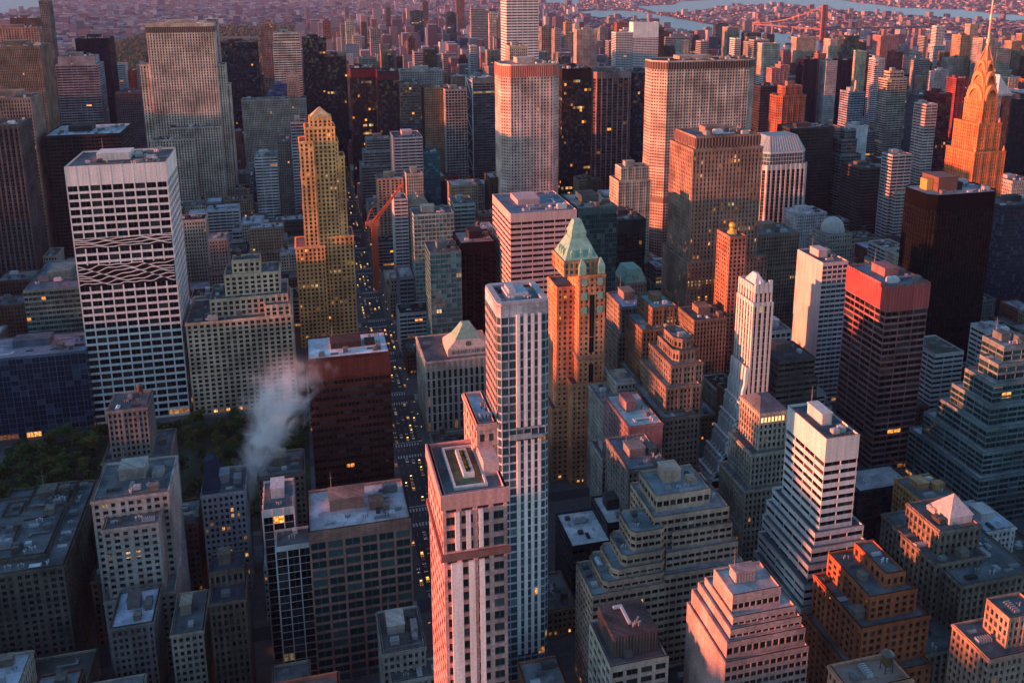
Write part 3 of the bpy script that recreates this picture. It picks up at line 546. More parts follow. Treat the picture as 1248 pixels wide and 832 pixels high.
ML = B(OFF, 'great octagonal grey concrete slab with a dark band under its roof', [(800, 76, 927, 0, 44, 13)], Y=905, st='punch', col=(.47, .40, .35), gl=(.02, .018, .018), lit=.0, short='great grey slab', over={'bw': 3.3, 'pf': .3, 'sf': .5, 'top': 9}, n=10, roofc=(.08, .07, .07))
LN = B(SET, 'brown setback tower glittering orange with a bright lit corner', [(826, 400, 940, -9, 60), (838, 320, 936, -4, 52), (845, 184, 930, 0, 46), (848, 168, 927, 2, 40)], H=196, st='slot', col=(.30, .20, .155), gl=(.05, .03, .025), lit=.28, short='glittering brown tower', over={'bw': 3.2, 'sf': .3}, n=8, win=80)
CW = B(OFF, 'white-framed tower with dark vertical glass and a faceted pale blue crown', [(930, 203, 987, 0, 46, 5)], Y=850, st='fin', col=(.56, .53, .49), gl=(.010, .016, .02), lit=.0, short='blue-crowned white tower', over={'bw': 5.6, 'pf': .34, 'sf': .05, 'top': 5}, pent=False, n=0)
FP = B(SET, 'slender shaded tower with an orange-lit side and a gold ball finial', [(886, 432, 912, -1.5, 26), (890, 290, 910, 0, 22)], Y=600, st='punch', col=(.36, .19, .13), lit=.02, short='gold-ball tower', pent=False, n=0, over={'bw': 3.2})
B(OFF, 'white octagonal tower top above dark ribbons, blank and pale', [(772, 84, 803, 0, 26), (772, 28, 803, 0.6, 26)], H=215, st='rib', col=(.78, .72, .68), gl=GD, lit=.0, short='blank white-topped tower', over={'top': 34, 'sf': .5}, mat='panel', pent=False)
B(APT, 'beige tower with a red-lit left flank among the eastern rooftops', [(703, 37, 728, 0, 26)], H=190, st='punch', col=(.5, .41, .34), short='beige red-flanked tower')
B(SET, 'pale stepped stone hotel left of the great grey slab', [(754, 222, 793, 0, 28), (757, 205, 791, 4, 18)], Y=868, st='punch', col=(.46, .42, .34), short='pale stepped hotel', lit=.02)
B(OFF, 'dark slab with blank grey top behind the copper-roofed tower', [(753, 270, 787, 0, 44)], Y=740, st='glass', col=(.05, .048, .052), gl=GD, lit=.015, short='dark slab with grey top', over={'top': 12}, roofc=(.10, .09, .09), n=9)
CPR = B(LOW, 'small block wearing a pale green copper mansard roof', [(762, 347, 788, 0, 26)], Y=660, st='punch', col=(.3, .26, .22), short='green mansard block', pent=False, n=0)
# --- right back
B(OFF, 'black office slab right of the blue-crowned tower', [(966, 158, 1017, 0, 36)], H=140, st='rib', col=(.05, .042, .04), lit=.0, short='black office slab')
B(OFF, 'dark navy slab just right of the great grey slab', [(927, 106, 950, 0, 26)], H=158, st='rib', col=(.05, .045, .05), lit=.0, short='dark navy slab')
B(OFF, 'slate stepped glass tower with an orange box on top', [(1024, 190, 1050, 0, -1011), (1026, 171, 1045, 5, 20), (1030, 159, 1044, 8, 10)], Y=950, st='rib', col=(.15, .17, .18), gl=(.01, .02, .026), lit=.005, short='slate tower with orange box', over={'sf': .35})
B(OFF, 'blank white party-wall slab behind the slate stepped tower', [(1043, 154, 1058, 0, 26)], Y=1150, st='punch', col=(.62, .60, .60), short='blank white slab', blank='NS')
B(OFF, 'dark ribbed brown tower left of the red and teal banded tower', [(1050, 206, 1082, 0, 40)], Y=890, st='rib', col=(.11, .085, .075), lit=.0, short='dark ribbed brown tower', over={'sf': .4})
B(OFF, 'tower of red-lit and pale horizontal bands with teal glass between', [(1092, 236, 1122, -6, 28), (1088, 190, 1112, 0, -1075)], Y=852, st='band', col=(.50, .42, .42), gl=GT, short='red and teal banded tower', over={'sf': .46}, mat='panel', lit=.0)
B(APT, 'deep red slab tower with a bright lit top corner', [(1144, 115, 1161, 0, 28)], Y=1000, st='glass', col=(.16, .02, .03), gl=(.03, .006, .01), short='deep red slab tower')
B(APT, 'pale striped tower with an orange cap against the deep red slab', [(1129, 128, 1143, 0, 24)], Y=990, st='band', col=(.5, .38, .36), short='striped tower with orange cap')
B(OFF, 'broad slate-blue slab with a black roof left of the deep red slab', [(1120, 116, 1143, 0, -1106)], Y=1150, st='glass', col=(.10, .12, .15), gl=(.02, .03, .045), lit=.0, short='slate-blue slab')
B(APT, 'tan tower of stacked balconies with a stepped top', [(1082, 97, 1106, 0, 24), (1085, 88, 1102, 3, 16)], Y=1240, st='rib', col=(.44, .38, .31), short='tan balcony tower')
B(APT, 'slim blue-and-white striped tower in the eastern cluster', [(1067, 72, 1079, 0, 20)], Y=1480, st='rib', col=(.5, .5, .54), gl=GB, short='slim blue-white tower')
B(APT, 'very narrow cream slab catching light behind the blue-and-white striped tower', [(1050, 63, 1056, 0, 26)], Y=1600, st='punch', col=(.62, .5, .34), short='narrow cream slab')
B(OFF, 'dark blue-grey tower right beside the narrow cream slab', [(1056.5, 68, 1068, 0, 26)], Y=1640, st='glass', col=(.08, .09, .12), short='blue-grey tower')
B(OFF, 'left of two black slabs flanking a pale pier tower', [(980, 73, 997, 0, 26)], Y=1500, st='glass', col=(.015, .015, .028), gl=(.006, .006, .014), lit=.0, short='left black slab')
B(APT, 'brown slab between the black slab and the pale pier tower', [(997.5, 66, 1007, 0, 24)], Y=1530, st='punch', col=(.26, .15, .14), short='brown slab')
B(OFF, 'pale grey pier tower between two black slabs', [(1007.5, 75, 1021, 0, 24)], Y=1500, st='pier', col=(.48, .45, .44), short='pale pier tower')
B(OFF, 'right of two black slabs flanking a pale pier tower', [(1021.5, 74, 1039, 0, 26)], Y=1500, st='glass', col=(.012, .014, .026), gl=(.005, .006, .014), lit=.0, short='right black slab')
SP = B(OFF, 'blue-grey banded tower with a thin lit spike on its roof', [(1037, 113, 1054, 0, -1024)], Y=1250, st='rib', col=(.30, .32, .36), gl=GB, short='spiked banded tower', lit=.0)
BR = B(APT, 'round-shouldered red brick tower with an uneven top', [(949, 118, 986, 0, 28, 6), (955, 106, 980, 4, 18, 3)], Y=1050, st='punch', col=(.33, .13, .085), short='red brick tower', lit=.02, tank=True)
B(APT, 'pair-topped pinkish tower left of the red brick tower', [(941, 84, 951, 0, 20), (951.5, 80, 961, 0, 20)], Y=1500, st='punch', col=(.42, .22, .2), short='pair-topped pink tower')
B(APT, 'tall tan box standing by the river far behind', [(971, 46, 995, 0, 30)], Y=2300, st='pier', col=(.5, .4, .3), short='tall tan river box')
B(APT, 'red-flanked brown tower with a white roof cap by the river', [(1074, 44, 1096, 0, 40), (1077, 37, 1081, 8, 10)], Y=2300, st='punch', col=(.33, .19, .17), short='red-flanked river tower')
B(APT, 'thin dark red slab right of the red-flanked river tower', [(1090, 64, 1101, 0, 26)], Y=1900, st='punch', col=(.26, .06, .06), short='thin dark red slab')
B(APT, 'pale pinkish twin-shafted tower behind the slate-blue slab', [(1139, 88, 1147, 0, 18), (1147.3, 86, 1157, -3, 22)], Y=1500, st='punch', col=(.56, .42, .4), short='pale twin-shafted tower')
B(APT, 'dark red brick tower between the deep red slab and the orange spire tower', [(1166, 96, 1181, 0, 24)], Y=1300, st='punch', col=(.24, .06, .06), short='dark red brick tower')
CV = B(OFF, 'grey tower with a sloping pale blue glass roof behind the orange spire tower', [(1216, 116, 1234, 0, 30)], Y=1250, st='pier', col=(.34, .36, .38), gl=GB, short='sloping blue roof tower', pent=False, n=0)
B(OFF, 'black tower cut by the right edge of the picture', [(1240, 122, 1275, 0, 30)], Y=1050, st='glass', col=(.015, .016, .02), lit=.0, short='black tower at the right edge')
B(OFF, 'pale grey ribbed block at the right edge below the orange spire tower', [(1234, 222, 1262, 0, 30)], Y=800, st='pier', col=(.4, .39, .38), short='pale ribbed edge block')
B(OFF, 'dark blue glass tower at the right edge behind the black faceted tower', [(1222, 252, 1275, 0, 30)], Y=668, st='glass', col=(.03, .045, .06), gl=GB, lit=.01, short='blue glass tower at the right edge')
CH = B('spire_tower', 'orange-lit spire tower with tapering arched crown and needle', [(1176, 300, 1228, -6, 46), (1188, 187, 1226, -3, 40), (1193, 152, 1221, 0, 34), (1199, 124, 1217, 4, 26)], Y=722, st='punch', col=(.62, .20, .085), gl=(.06, .035, .025), lit=.012, short='orange spire tower', over={'bw': 3.0, 'pf': .55, 'top': 3}, pent=False, n=0)  # sunset's orange is put into the wall colour
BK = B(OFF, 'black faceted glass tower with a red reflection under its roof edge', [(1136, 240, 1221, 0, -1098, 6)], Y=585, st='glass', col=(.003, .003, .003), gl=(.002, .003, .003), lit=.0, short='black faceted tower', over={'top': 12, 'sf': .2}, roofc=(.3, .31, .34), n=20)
# --- right middle
RT_ = B(OFF, 'dark banded tower with a glowing red top right of the white slab', [(1082, 350, 1134, 0, -1033)], H=130, st='rib', col=(.27, .13, .13), gl=(.008, .005, .006), lit=.05, win=80, short='red-topped dark tower', over={'top': 17, 'fh': 4.4, 'bw': 11, 'sf': .34, 'pf': .05}, roofc=(.16, .19, .23), n=12)
PS = B(OFF, 'pale slab with a blank white western wall turning pink and teal southern bands', [(1003, 322, 1034, 0, -972)], Y=560, st='rib', col=(.66, .50, .50), gl=(.02, .05, .06), lit=.02, short='white-walled slab', blank='NW', mat='panel', over={'sf': .4, 'bw': 4}, n=6, win=40)
WT = B(SET, 'white ribbed shaft flaring into stepped buttresses toward the street', [(918, 372, 943, 0, -898), (920, 352, 942, 2, 20)], Y=440, st='fin', col=(.66, .62, .58), gl=(.02, .016, .016), lit=.01, short='white ribbed shaft', over={'bw': 3.2, 'pf': .48, 'sf': .07, 'top': 3}, win=70, mat='panel', pent=False, n=10)
B(LOW, 'small white block with square dark windows right of the white ribbed shaft', [(939, 405, 965, 0, 24)], Y=545, st='grid', col=(.6, .59, .6), gl=GD, short='small white grid block')
B(SET, 'dark stepped pyramid-like block with a slate roof and yellow lit corner', [(927, 600, 1005, -24, 42), (932, 560, 1003, -19, 40), (937, 524, 1000, -14, 38), (942, 496, 999, -9, 35), (946, 468, 997, -4, 32), (949, 442, 994, 0, 28)], Y=474, st='band', col=(.115, .095, .08), lit=.04, short='dark stepped block', over={'sf': .5}, roofc=(.07, .075, .085), n=5)
YL = B(SET, 'stone building with yellow lit attic windows under a dark hipped roof', [(908, 600, 965, -7, 30), (916, 556, 963, -4, 26), (926, 506, 960, 0, 22)], Y=390, st='pier', col=(.38, .33, .27), lit=.06, short='yellow-attic building', pent=False, n=0, win=60)
WB = B(SET, 'white tower with ribbon windows rising from a stepped banded base', [(976, 745, 1064, -15, -918), (980, 716, 1061, -11.5, -924), (985, 692, 1058, -8, -929), (989, 671, 1055, -5, -934), (993, 652, 1053, -2.5, -941), (1007, 537, 1048, 0, -960)], H=118, st='rib', col=(.64, .63, .62), gl=(.008, .009, .011), lit=.008, win=100, short='white ribbon tower', over={'fh': 4.2, 'sf': .5, 'top': 11, 'bw': 8}, roofc=(.10, .11, .12), n=10, mat='panel')
B(SET, 'brick and stone setback tower with a blue-grey roof right of the copper-roofed tower', [(748, 470, 800, -6, 40), (754, 410, 796, -2, 34), (758, 376, 792, 0, 30)], Y=530, st='punch', col=(.25, .21, .18), roofc=(.30, .38, .5), short='blue-roofed brick tower', lit=.03, n=8, win=60)
B(SET, 'reddish-brown brick setback block with a teal roof', [(777, 470, 832, -6, 36), (783, 404, 828, -2, 30), (795, 377, 826, 4, 26)], Y=492, st='punch', col=(.25, .14, .09), roofc=(.2, .34, .36), short='teal-roofed brick block', lit=.04, n=8, win=80)
B(SET, 'brown ziggurat block with curved upper terraces', [(806, 512, 852, -10, 48), (812, 474, 854, -4, 40), (818, 447, 857, 0, 34), (822, 430, 853, 4, 28, 3), (824, 416, 849, 7, 22, 4)], Y=445, st='punch', col=(.22, .17, .135), roofc=(.26, .27, .28), short='brown ziggurat', lit=.02, win=90, n=8, tank=True, pent=False)
B(LOW, 'brown stone block in front of the glittering tower', [(846, 392, 886, 0, 30)], Y=590, st='pier', col=(.27, .21, .16), short='brown stone block')
B(SET, 'dark stone block with an orange recessed window bank at the hill of roofs', [(915, 330, 985, 0, 44), (928, 288, 975, 4, 34)], Y=690, st='pier', col=(.25, .19, .145), short='stone block with orange bank', lit=.03, n=8)
DM = B(LOW, 'grey building topped by a pale dome', [(1006, 300, 1042, 0, 34), (1009, 287, 1039, 4, 26)], Y=705, st='punch', col=(.33, .3, .27), short='domed grey building', pent=False, n=0)
B(LOW, 'white and grey cluster of roofs under the blue-crowned tower', [(972, 262, 1008, 0, 28)], Y=812, st='punch', col=(.48, .5, .52), roofc=(.5, .53, .56), short='white roof cluster', n=12)
B(LOW, 'pale grey loft with a white stepped roof right of the copper-roofed tower', [(736, 496, 776, 0, 30), (752, 468, 775, 8, 18)], Y=468, st='punch', col=(.36, .34, .31), short='pale grey loft', win=50, roofc=(.35, .35, .36))
B(LOW, 'purple-grey block with a wide pale teal roof', [(766, 522, 808, 0, 40)], Y=425, st='punch', col=(.25, .17, .18), roofc=(.36, .5, .52), short='teal-topped purple block', blank='NS', n=5)
B(LOW, 'dark low block with a cluttered roof below the purple-grey block', [(766, 575, 816, 0, 34)], Y=386, st='punch', col=(.2, .19, .18), short='dark cluttered block', n=14, win=40, roofc=(.16, .18, .22))
B(LOW, 'grey lit-window walk-up between the copper-roofed tower and the cluttered block', [(734, 560, 764, 0, 20)], Y=424, st='punch', col=(.3, .28, .26), lit=.18, short='lit walk-up', win=50)
TB = B(SET, 'tan stepped building with white ribbon bands and curved corner terraces', [(722, 728, 812, -13, 24), (736, 712, 812, -11, 22, 2), (748, 697, 812, -9, 20, 2), (759, 680, 812, -7, 19, 2), (770, 652, 812, -4, 18, 2), (800, 705, 908, -9, 34), (812, 676, 900, -5, 31), (820, 650, 893, -2, 28), (797, 633, 889, 0, 30), (800, 607, 866, 5, 22)], Y=335, st='rib', col=(.46, .34, .26), gl=(.008, .009, .010), lit=.02, short='tan stepped building', over={'bw': 3.4, 'pf': .2, 'sf': .46, 'top': 2}, roofc=(.22, .27, .30), n=14, win=60)
B(LOW, 'black-walled block with a white roof and a row of yellow windows', [(697, 668, 745, -4, 30), (740, 640, 786, 0, 26)], Y=386, st='rib', col=(.05, .05, .055), lit=.10, roofc=(.56, .58, .6), short='black white-roofed block', win=50, n=6)
CC = B('loft_building', 'cream corner loft with a dark roof house at the bottom of the picture', [(744, 815, 815, 0, -718)], H=60, st='grid', col=(.50, .44, .36), gl=GD, lit=.03, short='cream corner loft', win=80, over={'bw': 5.5, 'pf': .22, 'sf': .36, 'fh': 4.6}, roofc=(.12, .12, .13), n=10, pent=False)
B(OFF, 'grey stepped office block with a pink-lit upper storey, bottom right of centre', [(884, 810, 986, -9, 34), (886, 786, 982, -7, 31), (890, 770, 977, -5, 28), (893, 755, 970, -3, 24), (893, 728, 952, 0, 16)], Y=262, st='rib', col=(.40, .29, .27), gl=(.012, .011, .012), short='pink-lit grey block', blank='NW', over={'bw': 2.6, 'pf': .2, 'sf': .42, 'top': 3}, roofc=(.42, .43, .45), win=80, lit=.01, n=8)
RB = B(SET, 'red brick stepped tower with glowing orange upper storeys', [(1045, 830, 1135, -10, 40), (1050, 768, 1133, -5, 35), (1060, 730, 1118, -1, 30), (1080, 702, 1104, 3, 22)], Y=272, st='punch', col=(.34, .115, .06), lit=.03, short='red brick stepped tower', win=100, tank=True, n=6, over={'bw': 3.6})
B('loft_building', 'tan brick block with a cluttered roof and lit sides, right of the white ribbon tower', [(1124, 613, 1168, 0, -1090)], Y=352, st='punch', col=(.44, .24, .11), short='tan brick block', win=70, tank=True, n=10, lit=.02)
GP = B(SET, 'dark gothic stone building with a grey pyramid roof', [(1125, 800, 1240, -24, 70), (1172, 716, 1262, -18, 56), (1140, 690, 1200, -6, 30), (1146, 650, 1196, 0, 24)], Y=300, st='pier', col=(.21, .175, .145), lit=.004, short='gothic pyramid building', win=90, pent=False, n=6, over={'bw': 3.2})
B(LOW, 'white block with a pale blue roof beside the gothic pyramid building', [(1201, 650, 1238, 0, 24)], Y=338, st='punch', col=(.6, .58, .58), roofc=(.36, .44, .55), short='white blue-roofed block', n=8, blank='NE')
B('loft_building', 'stone building with a red-lit turret at the bottom right corner', [(1206, 806, 1275, 0, 20), (1230, 756, 1272, 4, 12)], Y=235, st='punch', col=(.34, .25, .2), short='corner building with red turret', win=50)
B('loft_building', 'orange-lit roof rising at the bottom edge below the red brick stepped tower', [(1036, 846, 1112, 0, 12)], Y=205, st='punch', col=(.42, .22, .15), short='orange-lit roof', n=12, roofc=(.3, .2, .17), tank=True)
B(SET, 'teal glass ziggurat of white-edged terraces at the right edge', [(1194, 585, 1290, -10, -1108), (1199, 553, 1285, -7, -1126), (1203, 524, 1280, -4, -1143), (1207, 497, 1275, -1, -1160), (1211, 470, 1270, 2, -1176), (1217, 446, 1262, 5, -1194), (1224, 424, 1258, 9, 18)], Y=404, st='rib', col=(.15, .20, .21), gl=(.006, .028, .034), lit=.02, short='teal ziggurat', over={'sf': .3, 'top': 2.5}, roofc=(.38, .38, .40), n=10, win=60, tank=True)
B(LOW, 'low navy block with a flat grey roof beneath the red-topped dark tower', [(1048, 600, 1112, 0, 20)], Y=378, st='glass', col=(.04, .05, .06), gl=(.006, .01, .018), roofc=(.26, .26, .27), short='low navy block', lit=.01, n=3, pent=False)
# ------------------------------------------------------------------ crowns, roofs and trim that make single towers recognisable
def lx(b, px, py, s=0.0):
    """local x, z of a pixel lying on plane (south face of the building's stage + s)"""
    Y = b[2][-1][2]+s; z = z_at(px, py, Y); return x_at(px, Y, z)-b[0].location.x, z
def dome(m, cx, cy_, z, r, h, n=14, k=6):
    for i in range(k):
        a0, a1 = i/k*math.pi/2, (i+1)/k*math.pi/2
        m.cyl(cx, cy_, r*math.cos(a0), z+h*math.sin(a0), z+h*math.sin(a1), n, max(.02, r*math.cos(a1)), False)
# white-striped glass tower: pale pilasters above and below a glazed gap, rounded bay, roof frame
r_, inf, T4 = S4; x0, x1, y0, y1, z1, ch = inf[0]
zg = z_at(640, 527, T4[0][2]); zlo = 22.0
for a, b in ((629, 633.5), (638.2, 642.5), (647, 651), (655.5, 659.5)):
    xa, _ = lx(S4, a, 380); xb, _ = lx(S4, b, 380)
    for za, zb in ((zlo, zg-3.5), (zg+3.0, z1-3)):
        m = MB(); m.box(xa, xb, y0-.55, y0-.01, za, zb, True); m.obj('pilaster', 'panel', r_, (.80, .76, .74))
m = MB(); m.box(x0+4.5, x1-3, y0-1.3, y0-.02, zg-2.2, zg-1.0, True); m.box(x0+4.5, x1-8, y0-1.25, y0-1.1, zg-1.0, zg+.3); m.obj('balcony', 'panel', r_, (.35, .38, .40))
m = MB(); P = rect(x0+.2, x1-.2, y0+.2, y1-.2, ch); Q = inset(P, 2.5)
m.prism(P, z1+1.05, z1+2.2, False)
for i in range(8):
    j = (i+1) % 8; m.quad((*P[i], z1+2.2), (*P[j], z1+2.2), (*Q[j], z1+2.2), (*Q[i], z1+2.2)); m.quad((*Q[j], z1+1), (*Q[i], z1+1), (*Q[i], z1+2.2), (*Q[j], z1+2.2))
m.obj('roof_screen', 'panel', r_, (.36, .37, .40))
m = MB(); m.box(x0+6, x1-7, y0+8, y1-7, z1, z1+3.0); m.box(x0+7, x0+10, y0+9, y1-8, z1+3, z1+4.4); m.obj('penthouse', 'panel', r_, (.42, .44, .48))
for side in (1,):      # bands on the western chamfer, sunlit red put into their colour
    m = MB()
    for k in range(int((z1-10)/3.9)):
        za = 8+k*3.9; m.box(x0-.25, x0-.01, y0+ch+1, y1-ch-1, za, za+1.7, True)
    m.obj('side_bands', 'panel', r_, (.50, .28, .25))
# pink striped tower
r_, inf, TP = PK; x0, x1, y0, y1, z1, ch = inf[0]
zc = z_at(575, 672, TP[0][2])
for (a, b, py) in ((554, 559.5, 615), (567.5, 573, 615), (583, 588.5, 615)):
    xa, _ = lx(PK, a, py); xb, _ = lx(PK, b, py)
    m = MB(); m.box(xa, xb, y0-.5, y0-.01, zc+1.2, z1-3.6, True); m.obj('pilaster', 'panel', r_, (.86, .76, .74))
for (a, b, py) in ((549.5, 563.5, 680), (571, 578.5, 680), (584, 590.5, 680)):
    xa, _ = lx(PK, a, py); xb, _ = lx(PK, b, py)
    m = MB(); m.box(xa, xb, y0-.5, y0-.01, 3, zc-2.2, True); m.obj('pilaster', 'panel', r_, (.86, .76, .74))
m = MB(); m.box(x0-.7, x1+.7, y0-.9, y0-.01, zc-1.2, zc+.4, True); m.box(x0-.7, x0-.01, y0-.01, y1, zc-1.2, zc+.4, True); m.obj('cornice', 'panel', r_, (.22, .12, .11))
m = MB(); m.box(x0-.5, x1+.4, y0-.55, y0-.01, z1-2.6, z1+1.2, True); m.box(x0-.5, x0-.01, y0-.01, y1, z1-2.6, z1+1.2, True); m.obj('roof_cornice', 'panel', r_, (.58, .32, .30))
W_, D_ = x1-x0, y1-y0
gx0, gx1, gy0, gy1 = x0+3.4, x0+W_*.74, y0+3.0, y1-2.6
m = MB()
def frame(m, a, b, c, d, t, z, h):
    m.box(a, b, c, c+t, z, z+h); m.box(a, b, d-t, d, z, z+h); m.box(a, a+t, c+t, d-t, z, z+h); m.box(b-t, b, c+t, d-t, z, z+h)
frame(m, gx0, gx1, gy0, gy1, .55, z1+.02, .9); frame(m, gx0+3, gx1-2.4, gy0+4.2, gy1-3, .8, z1+.02, 1.7); m.obj('planter_frame', 'panel', r_, (.55, .55, .53))
m = MB(); m.poly([(gx0+.6, gy0+.6, z1+.35), (gx1-.6, gy0+.6, z1+.35), (gx1-.6, gy1-.6, z1+.35), (gx0+.6, gy1-.6, z1+.35)]); m.obj('gravel_bed', 'roof', r_, (.13, .13, .08))
m = MB()
for _ in range(520):
    a, b = rnd.uniform(gx0+4, gx1-3.4), rnd.uniform(gy0+5.2, gy1-4); h = rnd.uniform(.3, .9); q = rnd.uniform(0, 3.1); c_, s_ = math.cos(q)*.45, math.sin(q)*.45
    m.quad((a-c_, b-s_, z1+.9), (a+c_, b+s_, z1+.9), (a+c_+.2, b+s_, z1+1+h), (a-c_+.2, b-s_, z1+1+h)); m.quad((a-.5, b-.4, z1+1+h*.6), (a+.5, b-.4, z1+1+h*.6), (a+.5, b+.4, z1+1+h*.8), (a-.5, b+.4, z1+1+h*.8))
gd = m.obj('roof_garden', 'leaf', r_); gd['kind'] = 'stuff'
tx0 = x0+W_*.73; m = MB(); g2 = MB()
I = facade(m, g2, rect(tx0, x1+1.0, y0+D_*.62, y1+9), z1-40, z1+9, 'punch', 'N', None, None, {'bw': 3.4, 'top': 2}); m.obj('rear_wing_wall', 'wall', r_, (.55, .33, .29)); g2.obj('rear_wing_glazing', 'glass', r_, (.03, .03, .032, .02))
m = MB(); m.poly([(*p, z1+9) for p in I]); m.obj('rear_wing_roof', 'roof', r_, (.35, .42, .52)); clutter(r_, tx0+1, x1+3, y0+D_*.6, y1+8, z1+9, 4, rnd)
m = MB(); m.box(tx0-.02, x1-.3, y0+D_*.3, y0+D_*.6, z1, z1+4); m.obj('bulkhead', 'panel', r_, (.55, .36, .34))
# copper pyramid tower
r_, inf, _t = MT; q = inf[-1]; x0, x1, y0, y1, z1, ch = q; sx0, sx1 = x0, x1; x0 = inf[2][0]; y1 = max(y1, inf[2][3]); cx_, cy_ = (x0+x1)/2, (y0+y1)/2; w2, d2 = (x1-x0)/2, (y1-y0)/2
def loft4(m, fx0, z0, fx1, z2):
    a = [(cx_+sx*w2*fx0, cy_+s2*d2*fx0) for sx, s2 in ((-1, -1), (1, -1), (1, 1), (-1, 1))]; b = [(cx_+sx*w2*fx1, cy_+s2*d2*fx1) for sx, s2 in ((-1, -1), (1, -1), (1, 1), (-1, 1))]; m.loft(a, z0, b, z2); return b
ztop = z_at(704, 264, 510)
m = MB(); g2 = MB(); facade(m, g2, [(cx_+a*w2*.84, cy_+b*d2*.84) for a, b in ((-1, -1), (1, -1), (1, 1), (-1, 1))], z1, z1+9, 'punch', '', None, None, {'bw': 3.2, 'top': 1}); m.obj('attic', 'wall', r_, (.50, .27, .15)); g2.obj('attic_glazing', 'glass', r_, (.06, .12, .10, .0))
m = MB(); b = loft4(m, .78, z1+9.5, .36, z1+22); m.obj('copper_roof', 'copper', r_)
m = MB(); b = loft4(m, .34, z1+22, .32, z1+25); b = loft4(m, .35, z1+25, .16, ztop-3); m.poly([(*p, ztop-3) for p in b]); m.obj('copper_lantern', 'copper', r_)
for k in range(3):
    for s2 in (0, 1): m = MB(); u_ = (k-1)*w2*.4; X_, Y_ = (cx_+u_, cy_-d2*.66) if s2 == 0 else (cx_-w2*.66, cy_+u_*.8); m.box(X_-1.1, X_+1.1, Y_-1.1, Y_+1.1, z1+9, z1+14); m.loft(rect(X_-1.3, X_+1.3, Y_-1.3, Y_+1.3), z1+14, rect(X_-.05, X_+.05, Y_-.05, Y_+.05), z1+16.5); m.obj('dormer', 'copper', r_)
for sx in (-1, 1):
    for s2 in (-1, 1):
        m = MB(); X_, Y_ = (sx0 if sx < 0 else sx1)-sx*2.4, cy_+s2*(d2-2.6); a = rect(X_-2.2, X_+2.2, Y_-2.2, Y_+2.2); m.prism(a, z1+.2, z1+6.5, False); m.loft(a, z1+6.5, rect(X_-.3, X_+.3, Y_-.3, Y_+.3), z1+11); m.obj('corner_turret', 'copper', r_)
m = MB()
for k in range(9):
    a0, a1 = math.pi*k/9, math.pi*(k+1)/9; rr = 4.2
    for r0, r1 in ((rr-.8, rr),):
        m.quad((cx_+r0*math.cos(a0), y0-.4, z1-4+r0*math.sin(a0)), (cx_+r1*math.cos(a0), y0-.4, z1-4+r1*math.sin(a0)), (cx_+r1*math.cos(a1), y0-.4, z1-4+r1*math.sin(a1)), (cx_+r0*math.cos(a1), y0-.4, z1-4+r0*math.sin(a1)))
m.obj('arch_trim', 'wall', r_, (.6, .4, .26))
xm = (sx0+sx1)/2
for za, zb_ in ((60, z1-58), (z1-50, z1-12)):
    m = MB(); m.box(xm-1.5, xm+1.5, y0-.12, y0-.01, za, zb_, True); m.obj('glazed_bay', 'glass', r_, (.012, .012, .014, 0))
for k in range(3):
    for xx in (sx0+1.6, sx1-5.2): m = MB(); m.box(xx, xx+3.6, y0-.14, y0-.01, z1-6-k*9, z1-1.5-k*9, True); m.obj('copper_bay', 'copper', r_)
m = MB(); zz = z1-54; m.box(sx0-.7, sx1+.7, y0-.8, y0-.02, zz, zz+2.2, True); m.box(sx0-.8, sx0-.02, y0-.02, y0+24, zz, zz+2.2, True); m.obj('belt_cornice', 'wall', r_, (.42, .22, .15))
# beige store: stone pediment, seal, frieze letters, copper slope
r_, inf, TL = LB; x0, x1, y0, y1, z1, ch = inf[0]; Yl = TL[0][2]
zb = z_at(570, 436, Yl+7)-0; pxa = x_at(546, Yl+7, z1)-r_.location.x; pxb = x_at(597, Yl+7, z1)-r_.location.x
tz = z_at(570, 394, Yl+16); mz = z1+(tz-z1)*.52; pc = (pxa+pxb)/2; ph = (pxb-pxa)/2
A = rect(pxa, pxb, y0+7, y0+31); Bq = rect(pc-ph*.60, pc+ph*.60, y0+10.5, y0+27); Cq = rect(pc-ph*.2, pc+ph*.2, y0+15, y0+22)
m = MB(); m.prism(A, z1, z1+5.5, False); m.loft(A, z1+5.5, Bq, mz); m.obj('pediment', 'panel', r_, (.55, .52, .46))
m = MB(); m.loft(Bq, mz+.05, Cq, tz); m.poly([(*p, tz) for p in Cq]); m.obj('copper_roof', 'copper', r_)
def slope_pt(u, t): # point on the pediment's sloping front: u across (-1..1), t 0..1 up
    w_ = ph*(1-.40*t); return (pc+u*w_, y0+7+3.5*t-.12, z1+5.5+(mz-z1-5.5)*t)
m = MB()
for k in range(16):
    a0, a1 = k*math.pi/8, (k+1)*math.pi/8
    p = lambda r, a: slope_pt(r*math.cos(a)*.17, .52+r*math.sin(a)*.30)
    m.quad(p(.6, a0), p(1, a0), p(1, a1), p(.6, a1)); m.quad(p(.05, a0), p(.45, a0), p(.45, a1), p(.05, a1))
m.obj('round_seal', 'letter', r_)
m = MB(); u = pxa+3
while u < pxb-3:
    wl = rnd.uniform(.7, 1.1); h = 2.6; zz = z1+1.6; yy = y0+6.9; k = rnd.randrange(4)
    m.box(u, u+.28, yy, yy+.08, zz, zz+h, True)
    if k != 1: m.box(u+.28, u+wl, yy, yy+.08, zz+h-.35, zz+h, True)
    if k != 2: m.box(u+.28, u+wl*.9, yy, yy+.08, zz+h*.45, zz+h*.45+.3, True)
    if k == 3: m.box(u+wl-.25, u+wl, yy, yy+.08, zz, zz+h*.45, True)
    u += wl+rnd.choice((.4, .4, .4, 1.3))
m.obj('inscription', 'letter', r_)
